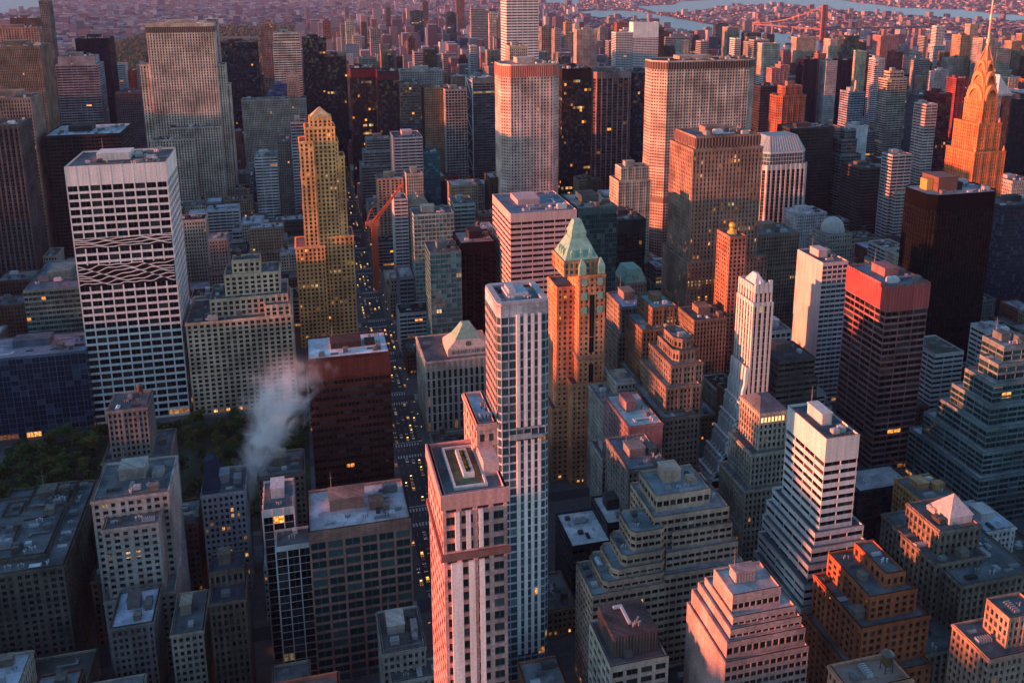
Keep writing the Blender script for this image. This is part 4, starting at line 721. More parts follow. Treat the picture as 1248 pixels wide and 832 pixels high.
# blue faceted crown
r_, inf, _t = CW; x0, x1, y0, y1, z1, ch = inf[-1]; Yc = _t[-1][2]; zA = z_at(955, 186, Yc+2); zB = z_at(955, 165, Yc+12)
m = MB(); g2 = MB(); P = rect(x0+1.5, x1-1.5, y0+1.5, y1-1.5, 7)
I = facade(m, g2, P, z1, zA, 'glass', '', None, None, {'bw': 3.2, 'sf': .12, 'top': 1}); m.obj('crown_frame', 'panel', r_, (.45, .55, .58)); g2.obj('crown_glazing', 'glass', r_, (.03, .075, .09, 0))
Q = inset(P, 9); m = MB(); m.loft(P, zA+1, Q, zB); m.poly([(*p, zB) for p in Q]); m.obj('crown_roof', 'panel', r_, (.17, .31, .37))
m = MB()
for i in range(8):
    a, b, c, d = P[i], P[(i+1) % 8], Q[(i+1) % 8], Q[i]; nn = max(2, int(math.hypot(a[0]-b[0], a[1]-b[1])/3))
    for k in range(nn+1):
        f = k/nn; bar(m, (a[0]+(b[0]-a[0])*f, a[1]+(b[1]-a[1])*f, zA+1.1), (d[0]+(c[0]-d[0])*f, d[1]+(c[1]-d[1])*f, zB+.1), .22)
m.obj('crown_ribs', 'panel', r_, (.62, .72, .75))
# gold ball finial
r_, inf, _t = FP; x0, x1, y0, y1, z1, ch = inf[-1]; cx_, cy_ = (x0+x1)/2, (y0+y1)/2
zt = z_at(900, 266, _t[-1][2]+12); m = MB(); m.cyl(cx_, cy_, 4.2, z1, z1+2.5, 12, 3.0); m.cyl(cx_, cy_, 2.2, z1+2.5, z1+4.5, 12, 1.6); rr = max(1.8, (zt-z1-4)/2.9)
for k in range(8):
    a0, a1 = -math.pi/2+math.pi*k/8, -math.pi/2+math.pi*(k+1)/8; m.cyl(cx_, cy_, max(.05, rr*math.cos(a0)), z1+4+rr+rr*math.sin(a0), z1+4+rr+rr*math.sin(a1), 14, max(.05, rr*math.cos(a1)), False)
m.obj('gold_ball', 'metal', r_, (.75, .36, .06))
# red lattice crane leaning over the roofs by the avenue
Yk_ = 908; zc0, zc1 = z_at(456, 272, Yk_), z_at(492, 224, Yk_); xc0, xc1 = x_at(456, Yk_, zc0), x_at(492, Yk_, zc1); zc0 = max(zc0, 2)
kr = empty('lattice_crane', 'orange-red lattice crane leaning over the low roofs beside the avenue', 'crane', (xc0, Yk_, 0)); CRN = (.62, .13, .06); dx, dz = xc1-xc0, zc1-zc0
m = MB(); m.box(-3.2, 3.2, -3, 3, 0, zc0-3); m.obj('mast', 'panel', kr, CRN)
m = MB(); m.box(-4.5, 5, -3.2, 3.2, zc0-3, zc0+2.5, True); m.box(-9, -4.5, -2.2, 2.2, zc0-2, zc0+1.5, True); m.obj('cab', 'panel', kr, (.55, .2, .1))
m = MB(); L_ = math.hypot(dx, dz); ux, uz = dx/L_, dz/L_; hx, hz_ = -uz*2.4, ux*2.4; n_ = 12
for s_ in (-1.5, 1.5):
    bar(m, (0, s_, zc0), (dx, s_*.4, zc0+dz), .62); bar(m, (hx, s_, zc0+hz_), (dx+hx*.4, s_*.4, zc0+dz+hz_*.4), .55)
    for k in range(n_): f, g = k/n_, (k+1)/n_; p, q = (dx*f, s_*(1-.6*f), zc0+dz*f), (dx*g+hx*(1-.6*g), s_*(1-.6*g), zc0+dz*g+hz_*(1-.6*g)); bar(m, p, q, .34); bar(m, (q[0], q[1], q[2]), (dx*g, s_*(1-.6*g), zc0+dz*g), .3)
m.obj('boom', 'panel', kr, CRN)
m = MB(); bar(m, (-8, 0, zc0+1), (-2, 0, zc0+16), .4); bar(m, (-2, 0, zc0+16), (dx, 0, zc0+dz+1), .16); bar(m, (2, 0, zc0+2), (-2, 0, zc0+16), .4); m.obj('stay', 'panel', kr, CRN)
HEROES.append((xc0-5, xc0+5, Yk_-4, Yk_+4, zc0, 'lattice crane'))
# gabled block, mansard, dome, pyramids, hips
r_, inf, _t = GB_; x0, x1, y0, y1, z1, ch = inf[-1]; m = MB(); zt = z1+9; xm = (x0+x1)/2
m.tri((x0, y0+.6, z1+1), (x1, y0+.6, z1+1), (xm, y0+.6, zt)); m.quad((x0, y0+.6, z1+1), (xm, y0+.6, zt), (xm, y1, zt), (x0, y1, z1+1)); m.quad((xm, y0+.6, zt), (x1, y0+.6, z1+1), (x1, y1, z1+1), (xm, y1, zt)); m.tri((x1, y1, z1+1), (x0, y1, z1+1), (xm, y1, zt)); m.obj('gable_roof', 'wall', r_, (.36, .29, .22))
r_, inf, _t = CPR; x0, x1, y0, y1, z1, ch = inf[-1]; zt = z_at(775, 327, _t[-1][2]+5); m = MB(); a = rect(x0, x1, y0, y1); b = inset(a, 3.6); m.loft(a, z1+1.1, b, zt); m.poly([(*p, zt) for p in b]); m.box((x0+x1)/2-2.4, (x0+x1)/2+2.4, y0+.4, y0+4, z1+1.2, z1+(zt-z1)*.6); m.obj('copper_mansard', 'copper', r_)
r_, inf, _t = DM; x0, x1, y0, y1, z1, ch = inf[-1]; m = MB(); rr = min(x1-x0, y1-y0)*.42; cx_, cy_ = (x0+x1)/2, (y0+y1)/2; m.cyl(cx_, cy_, rr, z1, z1+3.5, 18); dome(m, cx_, cy_, z1+3.5, rr*.95, rr*.95, 18, 6); m.obj('dome', 'panel', r_, (.45, .44, .42))
r_, inf, _t = GP; x0, x1, y0, y1, z1, ch = inf[-1]; xa, xb = x0+(x1-x0)*.36, x0+(x1-x0)*.92; m = MB(); a = rect(xa, xb, y0+4, y0+4+(xb-xa)); m.prism(a, z1, z1+4, False); c_ = ((xa+xb)/2, y0+4+(xb-xa)/2); zt = z_at(1169, 609, _t[-1][2]+10); m.loft(inset(a, -.5), z1+4, rect(c_[0]-.05, c_[0]+.05, c_[1]-.05, c_[1]+.05), max(zt, z1+12)); m.obj('pyramid_roof', 'panel', r_, (.42, .43, .46))
r_, inf, _t = YL; x0, x1, y0, y1, z1, ch = inf[-1]; m = MB(); a = rect(x0, x1, y0, y1); b = rect(x0+(x1-x0)*.3, x1-(x1-x0)*.3, y0+(y1-y0)*.4, y1-(y1-y0)*.4); m.loft(a, z1+1.1, b, z1+6); m.poly([(*p, z1+6) for p in b]); m.obj('hipped_roof', 'roof', r_, (.09, .11, .14))
m = MB()
for k in range(7):
    xx = x0+1+(x1-x0-2)*k/7; m.box(xx, xx+(x1-x0)/7-1.1, y0-.06, y0-.02, z1-4.5, z1-1.8, True)
LITM = bpy.data.materials.new('lit_attic'); t_, N_, L_, P_ = nodes(LITM); P_.inputs['Emission Color'].default_value = (1, .45, .08, 1); P_.inputs['Emission Strength'].default_value = .55; M['litattic'] = LITM
m.obj('lit_attic_windows', 'litattic', r_)
r_, inf, _t = ST; x0, x1, y0, y1, z1, ch = inf[-1]; m = MB(); a = rect(x0, x0+(x1-x0)*.42, y0+2, y1-2); b = rect(x0+2.4, x0+(x1-x0)*.42-2.4, y0+9, y1-9); m.loft(a, z1, b, z_at(250, 560, _t[-1][2]+10)); m.poly([(*p, z_at(250, 560, _t[-1][2]+10)) for p in b]); m.obj('steep_roof', 'roof', r_, (.03, .045, .08))
r_, inf, _t = SP; x0, x1, y0, y1, z1, ch = inf[-1]; m = MB(); m.cyl(x0+(x1-x0)*.5, y0+8, 2.2, z1, z1+18, 8, 1.2); m.obj('spike', 'panel', r_, (.62, .46, .3))
r_, inf, _t = CV; x0, x1, y0, y1, z1, ch = inf[-1]; zt = z_at(1217, 92, _t[-1][2]); m = MB(); nS = 8
for k in range(nS):
    f0, f1 = k/nS, (k+1)/nS; g = lambda f: (x0+(x1-x0)*f, z1+1+(zt-z1)*(1-f)**1.15)
    (xa, za), (xb, zb_) = g(f0), g(f1); m.quad((xa, y0, za), (xb, y0, zb_), (xb, y1, zb_), (xa, y1, za)); m.quad((xa, y0, z1+1.1), (xb, y0, z1+1.1), (xb, y0, zb_), (xa, y0, za)); m.quad((xb, y1, z1+1.1), (xa, y1, z1+1.1), (xa, y1, za), (xb, y1, zb_))
m.quad((x0, y1, z1+1.1), (x0, y0, z1+1.1), (x0, y0, zt), (x0, y1, zt)); m.obj('sloping_roof', 'panel', r_, (.42, .54, .62))
# white ribbed shaft: peaked crown and buttress fins stepping down to the street
r_, inf, _t = WT; x0, x1, y0, y1, z1, ch = inf[-1]; m = MB()
for k in range(4):
    f = (k+.5)/4; xx = x0+(x1-x0)*f; m.prism(rect(xx-1.1, xx+1.1, y0-.3, y0+1.2), z1-3, z1+2.6+(k % 2)*1.6)
m.loft(rect(x0+2, x1-2, y0+4, y1-3), z1, rect(x0+5, x1-5, y0+8, y1-7), z1+6); m.poly([(x0+5, y0+8, z1+6), (x1-5, y0+8, z1+6), (x1-5, y1-7, z1+6), (x0+5, y1-7, z1+6)]); m.obj('peaked_crown', 'panel', r_, (.62, .62, .63))
ax0, ax1, ay0, ay1 = inf[0][0], inf[0][1], inf[0][2], inf[0][3]; zf = 98.0; nL = 9      # the foot: ribs stepping out in a concave sweep on the west side
off = lambda z: 34*max(0, 1-z/zf)**2.0
m = MB(); g2 = MB(); ribs = 5; lev = []
for k in range(nL):
    za, zb_ = zf*k/nL, zf*(k+1)/nL; lev += [(za, off(za)), (za+(zb_-za)*.62, off(za)*.9+off(zb_)*.1)]
lev.append((zf, 0))
for (za, oa), (zb_, ob) in zip(lev[:-1], lev[1:]):
    xa, xb = ax0-oa, ax0-ob; k = int(za)
    g2.quad((xa, ay1-1, za), (xa, ay0+.6, za), (xb, ay0+.6, zb_), (xb, ay1-1, zb_), [(k, 20), (k+1, 20), (k+1, 21), (k, 21)])
    g2.quad((xa, ay0+.6, za), (ax0+.3, ay0+.6, za), (ax0+.3, ay0+.6, zb_), (xb, ay0+.6, zb_), [(k, 30), (k+1, 30), (k+1, 31), (k, 31)])
    m.quad((ax0+.3, ay1-1, za), (xa, ay1-1, za), (xb, ay1-1, zb_), (ax0+.3, ay1-1, zb_))
    if oa > 2: m.box(xa-.3, ax0, ay0+.1, ay0+.58, zb_-1.5, zb_, True); m.box(xa-1.6, xa-.02, ay0+.1, ay1-1, zb_-.8, zb_, True)
    for r in range(ribs+1):
        y_ = ay0+.1+(ay1-ay0-3.0)*r/ribs; t_ = 1.7; q_ = 2.0
        m.quad((xa-q_, y_+t_, za), (xa-q_, y_, za), (xb-q_, y_, zb_), (xb-q_, y_+t_, zb_)); m.quad((xa-q_, y_, za), (xa, y_, za), (xb, y_, zb_), (xb-q_, y_, zb_)); m.quad((xa, y_+t_, za), (xa-q_, y_+t_, za), (xb-q_, y_+t_, zb_), (xb, y_+t_, zb_))
m.obj('flared_foot', 'panel', r_, (.80, .78, .76)); g2.obj('flared_glazing', 'glass', r_, (.01, .01, .012, .004))
# orange spire tower: arched crown and needle, sunset glow put into their colours
r_, inf, _t = CH; x0, x1, y0, y1, z1, ch = inf[-1]; cx_, cy_ = (x0+x1)/2, (y0+y1)/2; w2, d2 = (x1-x0)/2, (y1-y0)/2
Yn = r_.location.y+cy_; Xn = r_.location.x+cx_
prof = [(1.0, 124), (.80, 111), (.76, 103), (.58, 95), (.53, 87), (.36, 80), (.30, 74), (.15, 66), (.08, 58)]
pz = [(f, z_at(proj(Xn, Yn, 230)[0], py, Yn)) for f, py in prof]; pz[0] = (1.0, z1)
m = MB()
for (f0, za), (f1, zb_) in zip(pz[:-1], pz[1:]):
    a = [(cx_+s*w2*f0, cy_+s2*d2*f0) for s, s2 in ((-1, -1), (1, -1), (1, 1), (-1, 1))]; b = [(cx_+s*w2*f1, cy_+s2*d2*f1) for s, s2 in ((-1, -1), (1, -1), (1, 1), (-1, 1))]; m.loft(a, za, b, zb_)
m.obj('arched_crown', 'panel', r_, (.60, .20, .09))
for i in range(0, 6, 2):
    f, za = pz[i]; h = pz[i+2][1]-za
    for side in range(4):
        m = MB(); hw = (w2 if side % 2 == 0 else d2)*f*.82
        pts = [(-hw, 0)]+[(-hw*math.cos(math.pi*k/10), h*1.05*math.sin(math.pi*k/10)) for k in range(11)]+[(hw, 0)]
        o = (d2 if side % 2 == 0 else w2)*f
        def Pq(u, v, off):
            return {0: (cx_+u, cy_-o-off, za+v), 1: (cx_+o+off, cy_+u, za+v), 2: (cx_-u, cy_+o+off, za+v), 3: (cx_-o-off, cy_-u, za+v)}[side]
        for k in range(1, 11):
            (u0, v0), (u1, v1) = pts[k], pts[k+1] if k+1 < len(pts) else pts[-1]
            m.quad(Pq(u0*.72, v0*.72, .5), Pq(u0, v0, .5), Pq(u1, v1, .5), Pq(u1*.72, v1*.72, .5)); m.quad(Pq(u0, v0, .5), Pq(u0, v0, -3), Pq(u1, v1, -3), Pq(u1, v1, .5))
        for k in range(5):
            u = -hw*.6+hw*1.2*k/4; v = h*.32; m.tri(Pq(u-hw*.1, 0, .35), Pq(u+hw*.1, 0, .35), Pq(u, v, .35))
        m.obj('sunburst_arch', 'panel', r_, (.74, .27, .12))
zt = pz[-1][1]; m = MB(); m.cyl(cx_, cy_, w2*.16, pz[-2][1]-4, zt, 8, w2*.10); m.cyl(cx_, cy_, 1.1, zt, 319.5+14, 8, .25); m.cyl(cx_, cy_, 1.9, zt+4, zt+8, 8, 1.9); m.cyl(cx_, cy_, 1.4, zt+26, zt+31, 8, 1.2); m.obj('needle', 'metal', r_, (.62, .30, .22))
for k in range(-1, 2, 2):
    for q in range(-1, 2, 2):
        m = MB(); bar(m, (cx_+k*w2*.62, cy_+q*d2*.62, pz[4][1]), (cx_+k*.6, cy_+q*.6, zt+2), .45); m.obj('crown_strut', 'panel', r_, (.6, .3, .18))
for i in (0, 1, 2, 3):   # small domed caps at the shoulders
    a = inf[i]
    for sx in (0, 1): m = MB(); xx = a[sx]+(1.6 if sx == 0 else -1.6); m.cyl(xx, a[2]+1.6, 1.3, a[4], a[4]+5.5, 8, .3); m.obj('corner_finial', 'panel', r_, (.6, .28, .15))
# braced white flank of the dark teal ribbon tower
r_, inf, _t = TR; x0, x1, y0, y1, z1, ch = inf[0]; m = MB(); zz = z1-4; k = 0
while zz > 30:
    a, b = (y0+1, y1-1) if k % 2 else (y1-1, y0+1); bar(m, (x0-.6, a, zz), (x0-.6, b, zz-26), .9); bar(m, (x0-.6, y0+1, zz), (x0-.6, y1-1, zz), .6); zz -= 26; k += 1
bar(m, (x0-.6, y0+.5, 0), (x0-.6, y0+.5, z1), .9); bar(m, (x0-.6, y1-.5, 0), (x0-.6, y1-.5, z1), .9); m.obj('bracing', 'panel', r_, (.72, .68, .66))
# orange box on the slate tower, yellow box and rails on the black faceted tower
r_, inf, _t = BK; x0, x1, y0, y1, z1, ch = inf[0]
m = MB(); m.box(x0+16, x0+34, y0+14, y0+34, z1, z1+11); m.box(x0+15.6, x0+34.4, y0+13.6, y0+34.4, z1+11, z1+11.6); m.obj('plant_room', 'panel', r_, (.17, .085, .07))
m = MB(); m.box(x0+10, x0+15.5, y0+20, y0+28, z1, z1+9); m.obj('yellow_plant_room', 'panel', r_, (.62, .36, .10))
# roof frame of the red-topped dark tower and fins on its crown, sunset red put into their colour
r_, inf, _t = RT_; x0, x1, y0, y1, z1, ch = inf[0]; m = MB(); nf_ = 14
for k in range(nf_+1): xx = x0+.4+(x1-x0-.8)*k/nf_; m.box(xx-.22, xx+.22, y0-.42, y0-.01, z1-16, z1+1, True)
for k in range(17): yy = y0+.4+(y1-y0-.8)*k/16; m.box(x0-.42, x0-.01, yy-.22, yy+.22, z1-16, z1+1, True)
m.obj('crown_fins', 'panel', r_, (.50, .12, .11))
head_bands_red = 1

# louvred and coloured bands wrapped round the heads of towers
def head_band(b, tier, down0, down1, col, step=0, name='louvre_band', mat='panel'):
    x0, x1, y0, y1, z1, ch = b[1][tier]; O, I_ = inset(rect(x0, x1, y0, y1, ch), -.28), inset(rect(x0, x1, y0, y1, ch), .02); m = MB(); za, zb_ = z1-down0, z1-down1; n = len(O)
    for i in range(n):
        j = (i+1) % n; p, q = O[i], O[j]; m.quad((*p, zb_), (*q, zb_), (*q, za), (*p, za)); m.quad((*p, za), (*q, za), (*I_[j], za), (*I_[i], za)); m.quad((*I_[i], zb_), (*I_[j], zb_), (*q, zb_), (*p, zb_))
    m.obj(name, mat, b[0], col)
    if step:
        m = MB()
        for i in range(n):
            p, q = O[i], O[(i+1) % n]; L_ = math.hypot(q[0]-p[0], q[1]-p[1]); k_ = int(L_/step); ux, uy = (q[0]-p[0])/L_, (q[1]-p[1])/L_; nx, ny = uy, -ux
            for k in range(k_):
                s0 = (k+.2)*L_/k_; s1 = s0+step*.32; P = lambda s, d, z: (p[0]+ux*s+nx*d, p[1]+uy*s+ny*d, z)
                m.quad(P(s0, .35, zb_), P(s1, .35, zb_), P(s1, .35, za), P(s0, .35, za)); m.quad(P(s0, .003, zb_), P(s0, .35, zb_), P(s0, .35, za), P(s0, .003, za)); m.quad(P(s1, .35, zb_), P(s1, .003, zb_), P(s1, .003, za), P(s1, .35, za))
        m.obj('louvre_fins', mat, b[0], tuple(min(.8, c*2.6+.04) for c in col))
head_band(ML, 0, .6, 8.5, (.06, .042, .04), 3.0)
head_band(ML, 0, 150, 156, (.16, .14, .13), 0, 'plant_floor_band')
head_band(LN, -1, .6, 7.5, (.085, .05, .045), 2.6)
head_band(PR, 0, 1.0, 13, (.33, .10, .075), 2.4)
head_band(SLAB, 5, 3.5, 10.5, (.10, .06, .05), 2.2)
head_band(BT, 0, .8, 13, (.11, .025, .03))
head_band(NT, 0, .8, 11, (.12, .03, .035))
head_band(DK, 0, 1, 12, (.10, .035, .03))

# two black louvred storeys; wavy white strips model a warped reflection of the grid
r_, inf, _t = GR; x0, x1, y0, y1, z1, ch = inf[0]; Yg = _t[0][2]
for pa, pb, nl, amp in ((289, 301, 4, .55), (321, 347, 7, 1.0)):
    za, zb_ = z_at(140, pb, Yg), z_at(140, pa, Yg); m = MB(); m.box(x0+.8, x1-.8, y0-.22, y0-.01, za, zb_, True); m.obj('louvre_storey', 'wall', r_, (.012, .012, .014))
    m = MB(); ng = 46
    for k in range(nl):
        fz = (k+.5)/nl; ph = k*1.1
        for q in range(ng):
            P = []
            for e in (q/ng, (q+1)/ng):
                zz = za+(zb_-za)*fz+amp*1.5*math.sin(e*13+ph)*math.sin(e*5.1+k*.7)+amp*.6*math.sin(e*31+k*2.3); P.append((x0+1+(x1-x0-2)*e, min(max(zz, za+.3), zb_-.3)))
            (xa, ya_), (xb, yb_) = P; y_ = y0-.42; h_ = .62
            m.quad((xa, y_, ya_), (xb, y_, yb_), (xb, y_, yb_+h_), (xa, y_, ya_+h_)); m.quad((xa, y_, ya_+h_), (xb, y_, yb_+h_), (xb, y0-.2, yb_+h_), (xa, y0-.2, ya_+h_))
    m.obj('warped_reflection', 'panel', r_, (.80, .76, .73))
head_band(RT_, 0, 1.2, 16.2, (.42, .075, .075), 0, 'red_glow_band')  # red sun reflections put into the colour of one solid band
# ribbed dark roof house on the cream corner loft
r_, inf, _t = CC; x0, x1, y0, y1, z1, ch = inf[0]; m = MB(); a, b, c, d = x0+3, x1-2.5, y0+5, y1-2; m.box(a, b, c, d, z1, z1+9); m.obj('roof_house', 'wall', r_, (.085, .075, .075))
m = MB()
for k in range(int((b-a)/1.3)): m.box(a+.3+k*1.3, a+.75+k*1.3, c-.25, c-.003, z1+.4, z1+8.6)
for k in range(int((d-c)/1.3)): m.box(a-.25, a-.003, c+.3+k*1.3, c+.75+k*1.3, z1+.4, z1+8.6)
m.obj('roof_house_ribs', 'panel', r_, (.14, .125, .12)); clutter(r_, a+1, b-1, c+1, d-1, z1+9, 6, rnd)
# ------------------------------------------------------------------ which box shows where: a coarse painter's buffer of the real scene
BW, BH = 624, 416
def hull_px(x0, x1, y0, y1, z0, z1):
    P = []
    for x in (x0, x1):
        for y in (y0, y1):
            for z in (z0, z1):
                p = proj(x, y, z)
                if p[2] < 5: return None
                P.append((p[0]/2, p[1]/2))
    P = sorted(set(P)); 
    def half(pts):
        h = []
        for p in pts:
            while len(h) > 1 and (h[-1][0]-h[-2][0])*(p[1]-h[-2][1])-(h[-1][1]-h[-2][1])*(p[0]-h[-2][0]) <= 0: h.pop()
            h.append(p)
        return h[:-1]
    return half(P)+half(P[::-1])
def paint(buf, hull, idx):
    xs = [p[0] for p in hull]; ys = [p[1] for p in hull]; a, b, c, d = max(0, int(min(xs))), min(BW, int(max(xs))+1), max(0, int(min(ys))), min(BH, int(max(ys))+1)
    if a >= b or c >= d: return
    X, Yg = np.meshgrid(np.arange(a, b)+.5, np.arange(c, d)+.5); k = np.ones(X.shape, bool); n = len(hull)
    for i in range(n):
        p, q = hull[i], hull[(i+1) % n]; k &= (q[0]-p[0])*(Yg-p[1])-(q[1]-p[1])*(X-p[0]) >= 0
    buf[c:d, a:b][k] = idx
def pdist(b): # painter's order on an axis-aligned city seen from (0,0): nearest point of the footprint
    x = 0 if b[0] < 0 < b[1] else min(abs(b[0]), abs(b[1])); return math.hypot(x, b[2])
# ------------------------------------------------------------------ filler blocks between the towers
rf_ = random.Random(21); FILL = []
def clash(x0, x1, y0, y1, g=.6):
    for h in HEROES:
        if x0 < h[1]+g and x1 > h[0]-g and y0 < h[3]+g and y1 > h[2]-g: return True
    return False
PROT = []
seen_h = {}
for h in HEROES:
    t = hull_px(h[0], h[1], h[2], h[3], 0 if h[4] > 0 else -5, h[4])
    if not t: continue
    xs = [p[0]*2 for p in t]; top = min(p[1]*2 for p in t); base = proj((h[0]+h[1])/2, h[2], 0)[1]
    fr = .72 if h[4] > 90 else .60
    PROT.append((min(xs)+1, max(xs)-1, top-6, top+(base-top)*fr, h[2]))
# places the photograph keeps open: the avenue, the park, feet of towers seen down to the ground
PROT += [(468, 515, 430, 720, 380, 1), (424, 470, 285, 430, 1200, 1), (0, 374, 500, 590, 640), (105, 232, 200, 500, 655), (225, 357, 318, 500, 650), (375, 486, 405, 606, 500), (505, 606, 395, 520, 590), (355, 432, 140, 412, 760), (512, 562, 300, 480, 640), (600, 670, 350, 770, 330), (660, 740, 265, 690, 495),
         (1000, 1138, 320, 585, 460), (845, 965, 330, 585, 480), (925, 1062, 495, 745, 300), (718, 910, 585, 800, 315), (850, 995, 690, 832, 250), (800, 890, 410, 540, 430), (735, 840, 365, 480, 480), (1040, 1110, 575, 650, 375), (1105, 1248, 420, 610, 380), (1085, 1180, 595, 700, 350), (1125, 1248, 610, 800, 270), (1000, 1135, 670, 832, 260), (110, 225, 570, 760, 390), (0, 90, 590, 790, 400), (240, 375, 570, 690, 380), (330, 505, 600, 800, 360), (735, 790, 625, 720, 380), (715, 816, 755, 832, 270)]
def fit_height(x0, x1, y0, y1, h, lo):
    while h >= lo:
        t = hull_px(x0, x1, y0, y1, 0, h)
        if t is None: return None
        a, b, c, d = min(p[0] for p in t)*2, max(p[0] for p in t)*2, min(p[1] for p in t)*2, max(p[1] for p in t)*2
        bad = False
        for q in PROT:
            if q[4] > y0+4 and a < q[1] and b > q[0] and c < q[3] and d > q[2] and (len(q) < 6 or x1 < 60): bad = True; break
        if not bad: return h
        h *= .82
    return None
for bx0, bx1, by0, by1 in BLOCKS:
    if by1 < 270 or by0 > 2060: continue
    cxp = proj((bx0+bx1)/2, (by0+by1)/2, 30)
    if cxp[2] < 60 or not (-200 < cxp[0] < 2600): continue
    for row in (0, 1):
        ya, yb = (by0, (by0+by1)/2-1) if row == 0 else ((by0+by1)/2+1, by1)
        x = bx0
        while x < bx1-9:
            wd = rf_.uniform(14, 30) if by0 < 800 else rf_.uniform(18, 42); wd = min(wd, bx1-x)
            X0, X1 = x, x+wd-.4; x += wd
            Y0, Y1 = ya+rf_.choice((0, 0, 0, 1.5)), yb-rf_.choice((0, 2, 5))
            if PARK[0]-1 < (X0+X1)/2 < PARK[1]+1 and PARK[2] < (Y0+Y1)/2 < PARK[3]: continue
            # shrink away from a tower's footprint
            for _ in range(6):
                if not clash(X0, X1, Y0, Y1): break
                X0 += 2.2; X1 -= 2.2
            if X1-X0 < 6 or clash(X0, X1, Y0, Y1): continue
            far = by0 > 800; r = rf_.random()
            h = (18+62*r*r) if not far else (24+90*r**2.2)
            if by0 > 1500: h = 24+150*r**2.5
            if X0 > 560 and far: h *= 1.15
            h = fit_height(X0, X1, Y0, Y1, h, 9)
            if h: FILL.append([X0, X1, Y0, Y1, h])
# far towers beyond the park's corner, over the east side and the river (each a building of its own)
FARP = [(393, 26, 403, 3300), (415, 30, 421, 3100), (421, 27, 430, 3000), (430, 44, 440, 2900), (451, 36, 464, 2700), (497, 47, 506, 2600), (500, 14, 516, 4200), (515, 3, 522, 4600), (544, 16, 556, 3300), (556, 0, 566, 5200), (574, 11, 595, 3000), (596, 17, 606, 3100), (608, 24, 616, 3000), (525, 30, 533, 3600),
        (540, 66, 556, 2250), (556, 72, 573, 2200), (505, 64, 528, 2300), (440, 28, 447, 3600), (470, 10, 476, 5200), (660, 33, 676, 2500), (676, 36, 684, 2450), (689, 28, 697, 2900), (731, 34, 741, 3000), (742, 22, 750, 3800), (752, 28, 766, 3300), (758, 37, 772, 2700), (806, 40, 820, 2600), (811, 46, 842, 2300), (843, 46, 856, 2400), (873, 30, 888, 3800), (889, 44, 897, 3200), (908, 25, 917, 4200), (920, 42, 928, 3000), (930, 58, 939, 2500),
        (963, 80, 975, 1900), (1101, 70, 1110, 2500), (1156, 24, 1165, 6500), (1165, 28, 1182, 6200), (1180, 42, 1196, 4600), (1222, 46, 1236, 3600), (1236, 40, 1248, 3900), (1068, 80, 1080, 2300), (1108, 96, 1118, 1900), (1150, 100, 1162, 1500), (1180, 60, 1190, 3000), (860, 34, 868, 4300), (700, 30, 706, 3700), (1030, 92, 1040, 2100)]
FAR = []
for (a, yt, b, Y) in FARP:
    z = z_at(a, yt, Y); x0, x1 = x_at(a, Y, z), x_at(b, Y, z)
    if z > 20: FAR.append([x0, x1, Y, Y+rf_.uniform(22, 34), z])
# random far blocks: sampled over the ground the camera sees
def inpoly(x, y, P):
    c = False; n = len(P)
    for i in range(n):
        (xa, ya), (xb, yb) = P[i], P[i-1]
        if (ya > y) != (yb > y) and x < (xb-xa)*(y-ya)/(yb-ya)+xa: c = not c
    return c
DIST = []
for _ in range(21000):
    px = rf_.uniform(-70, 1320); py = rf_.uniform(-14, 150)
    if rf_.random() < .25: py = rf_.uniform(-14, 30)
    X, Y = on_z(px, py, 0)
    if Y < 2085 or Y > 16500: continue
    if -850 < X < 52 and Y < 6170: continue
    if any(inpoly(X, Y, P) for P in WATER) or any(inpoly(X, Y+60, P) for P in WATER): continue
    east = X > 55; manh = east and X < 1500 and Y < 6000
    X = math.floor(X/70)*70+rf_.uniform(0, 30); Y = math.floor(Y/80)*80+rf_.uniform(0, 30)
    r = rf_.random(); s = 1+Y/9000
    if manh: h = 18+26*r if r < .8 else 40+95*rf_.random()**2
    else: h = 8+12*r if r < .93 else 25+35*rf_.random()
    wd, dp = rf_.uniform(11, 32)*s, rf_.uniform(11, 28)*s
    if any(inpoly(X+wd, Y, P) or inpoly(X, Y, P) for P in WATER): continue
    DIST.append([X, X+wd, Y, Y+dp, h])
ALL = [(pdist(h), 'H', h[:5]) for h in HEROES]+[(pdist(f), 'F', f) for f in FILL]+[(pdist(f), 'R', f) for f in FAR]+[(pdist(f), 'D', f) for f in DIST]
ALL.sort(key=lambda e: -e[0]); ID = np.full((BH, BW), -1, np.int32); DEP = np.full((BH, BW), 1e9, np.float32)
for i, (d, k, b) in enumerate(ALL):
    t = hull_px(b[0], b[1], b[2], b[3], 0 if b[4] > 0 else b[4]-5, b[4])
    if t: paint(ID, t, i)
cnt = np.bincount(ID[ID >= 0].ravel(), minlength=len(ALL))
for i, (d, k, b) in enumerate(ALL): DEP[ID == i] = d
def visible(x, y, z, slack=14):
    p = proj(x, y, z); a, b = int(p[0]/2), int(p[1]/2)
    return 0 <= a < BW and 0 <= b < BH and DEP[b, a] > math.hypot(x, y)-slack
cand = sorted([(cnt[i], i) for i in range(len(ALL)) if ALL[i][1] in 'FR' and cnt[i] >= 5], reverse=True)
NIND = 240
single = [i for _, i in cand[:NIND]]; extra = [i for _, i in cand[NIND:]]
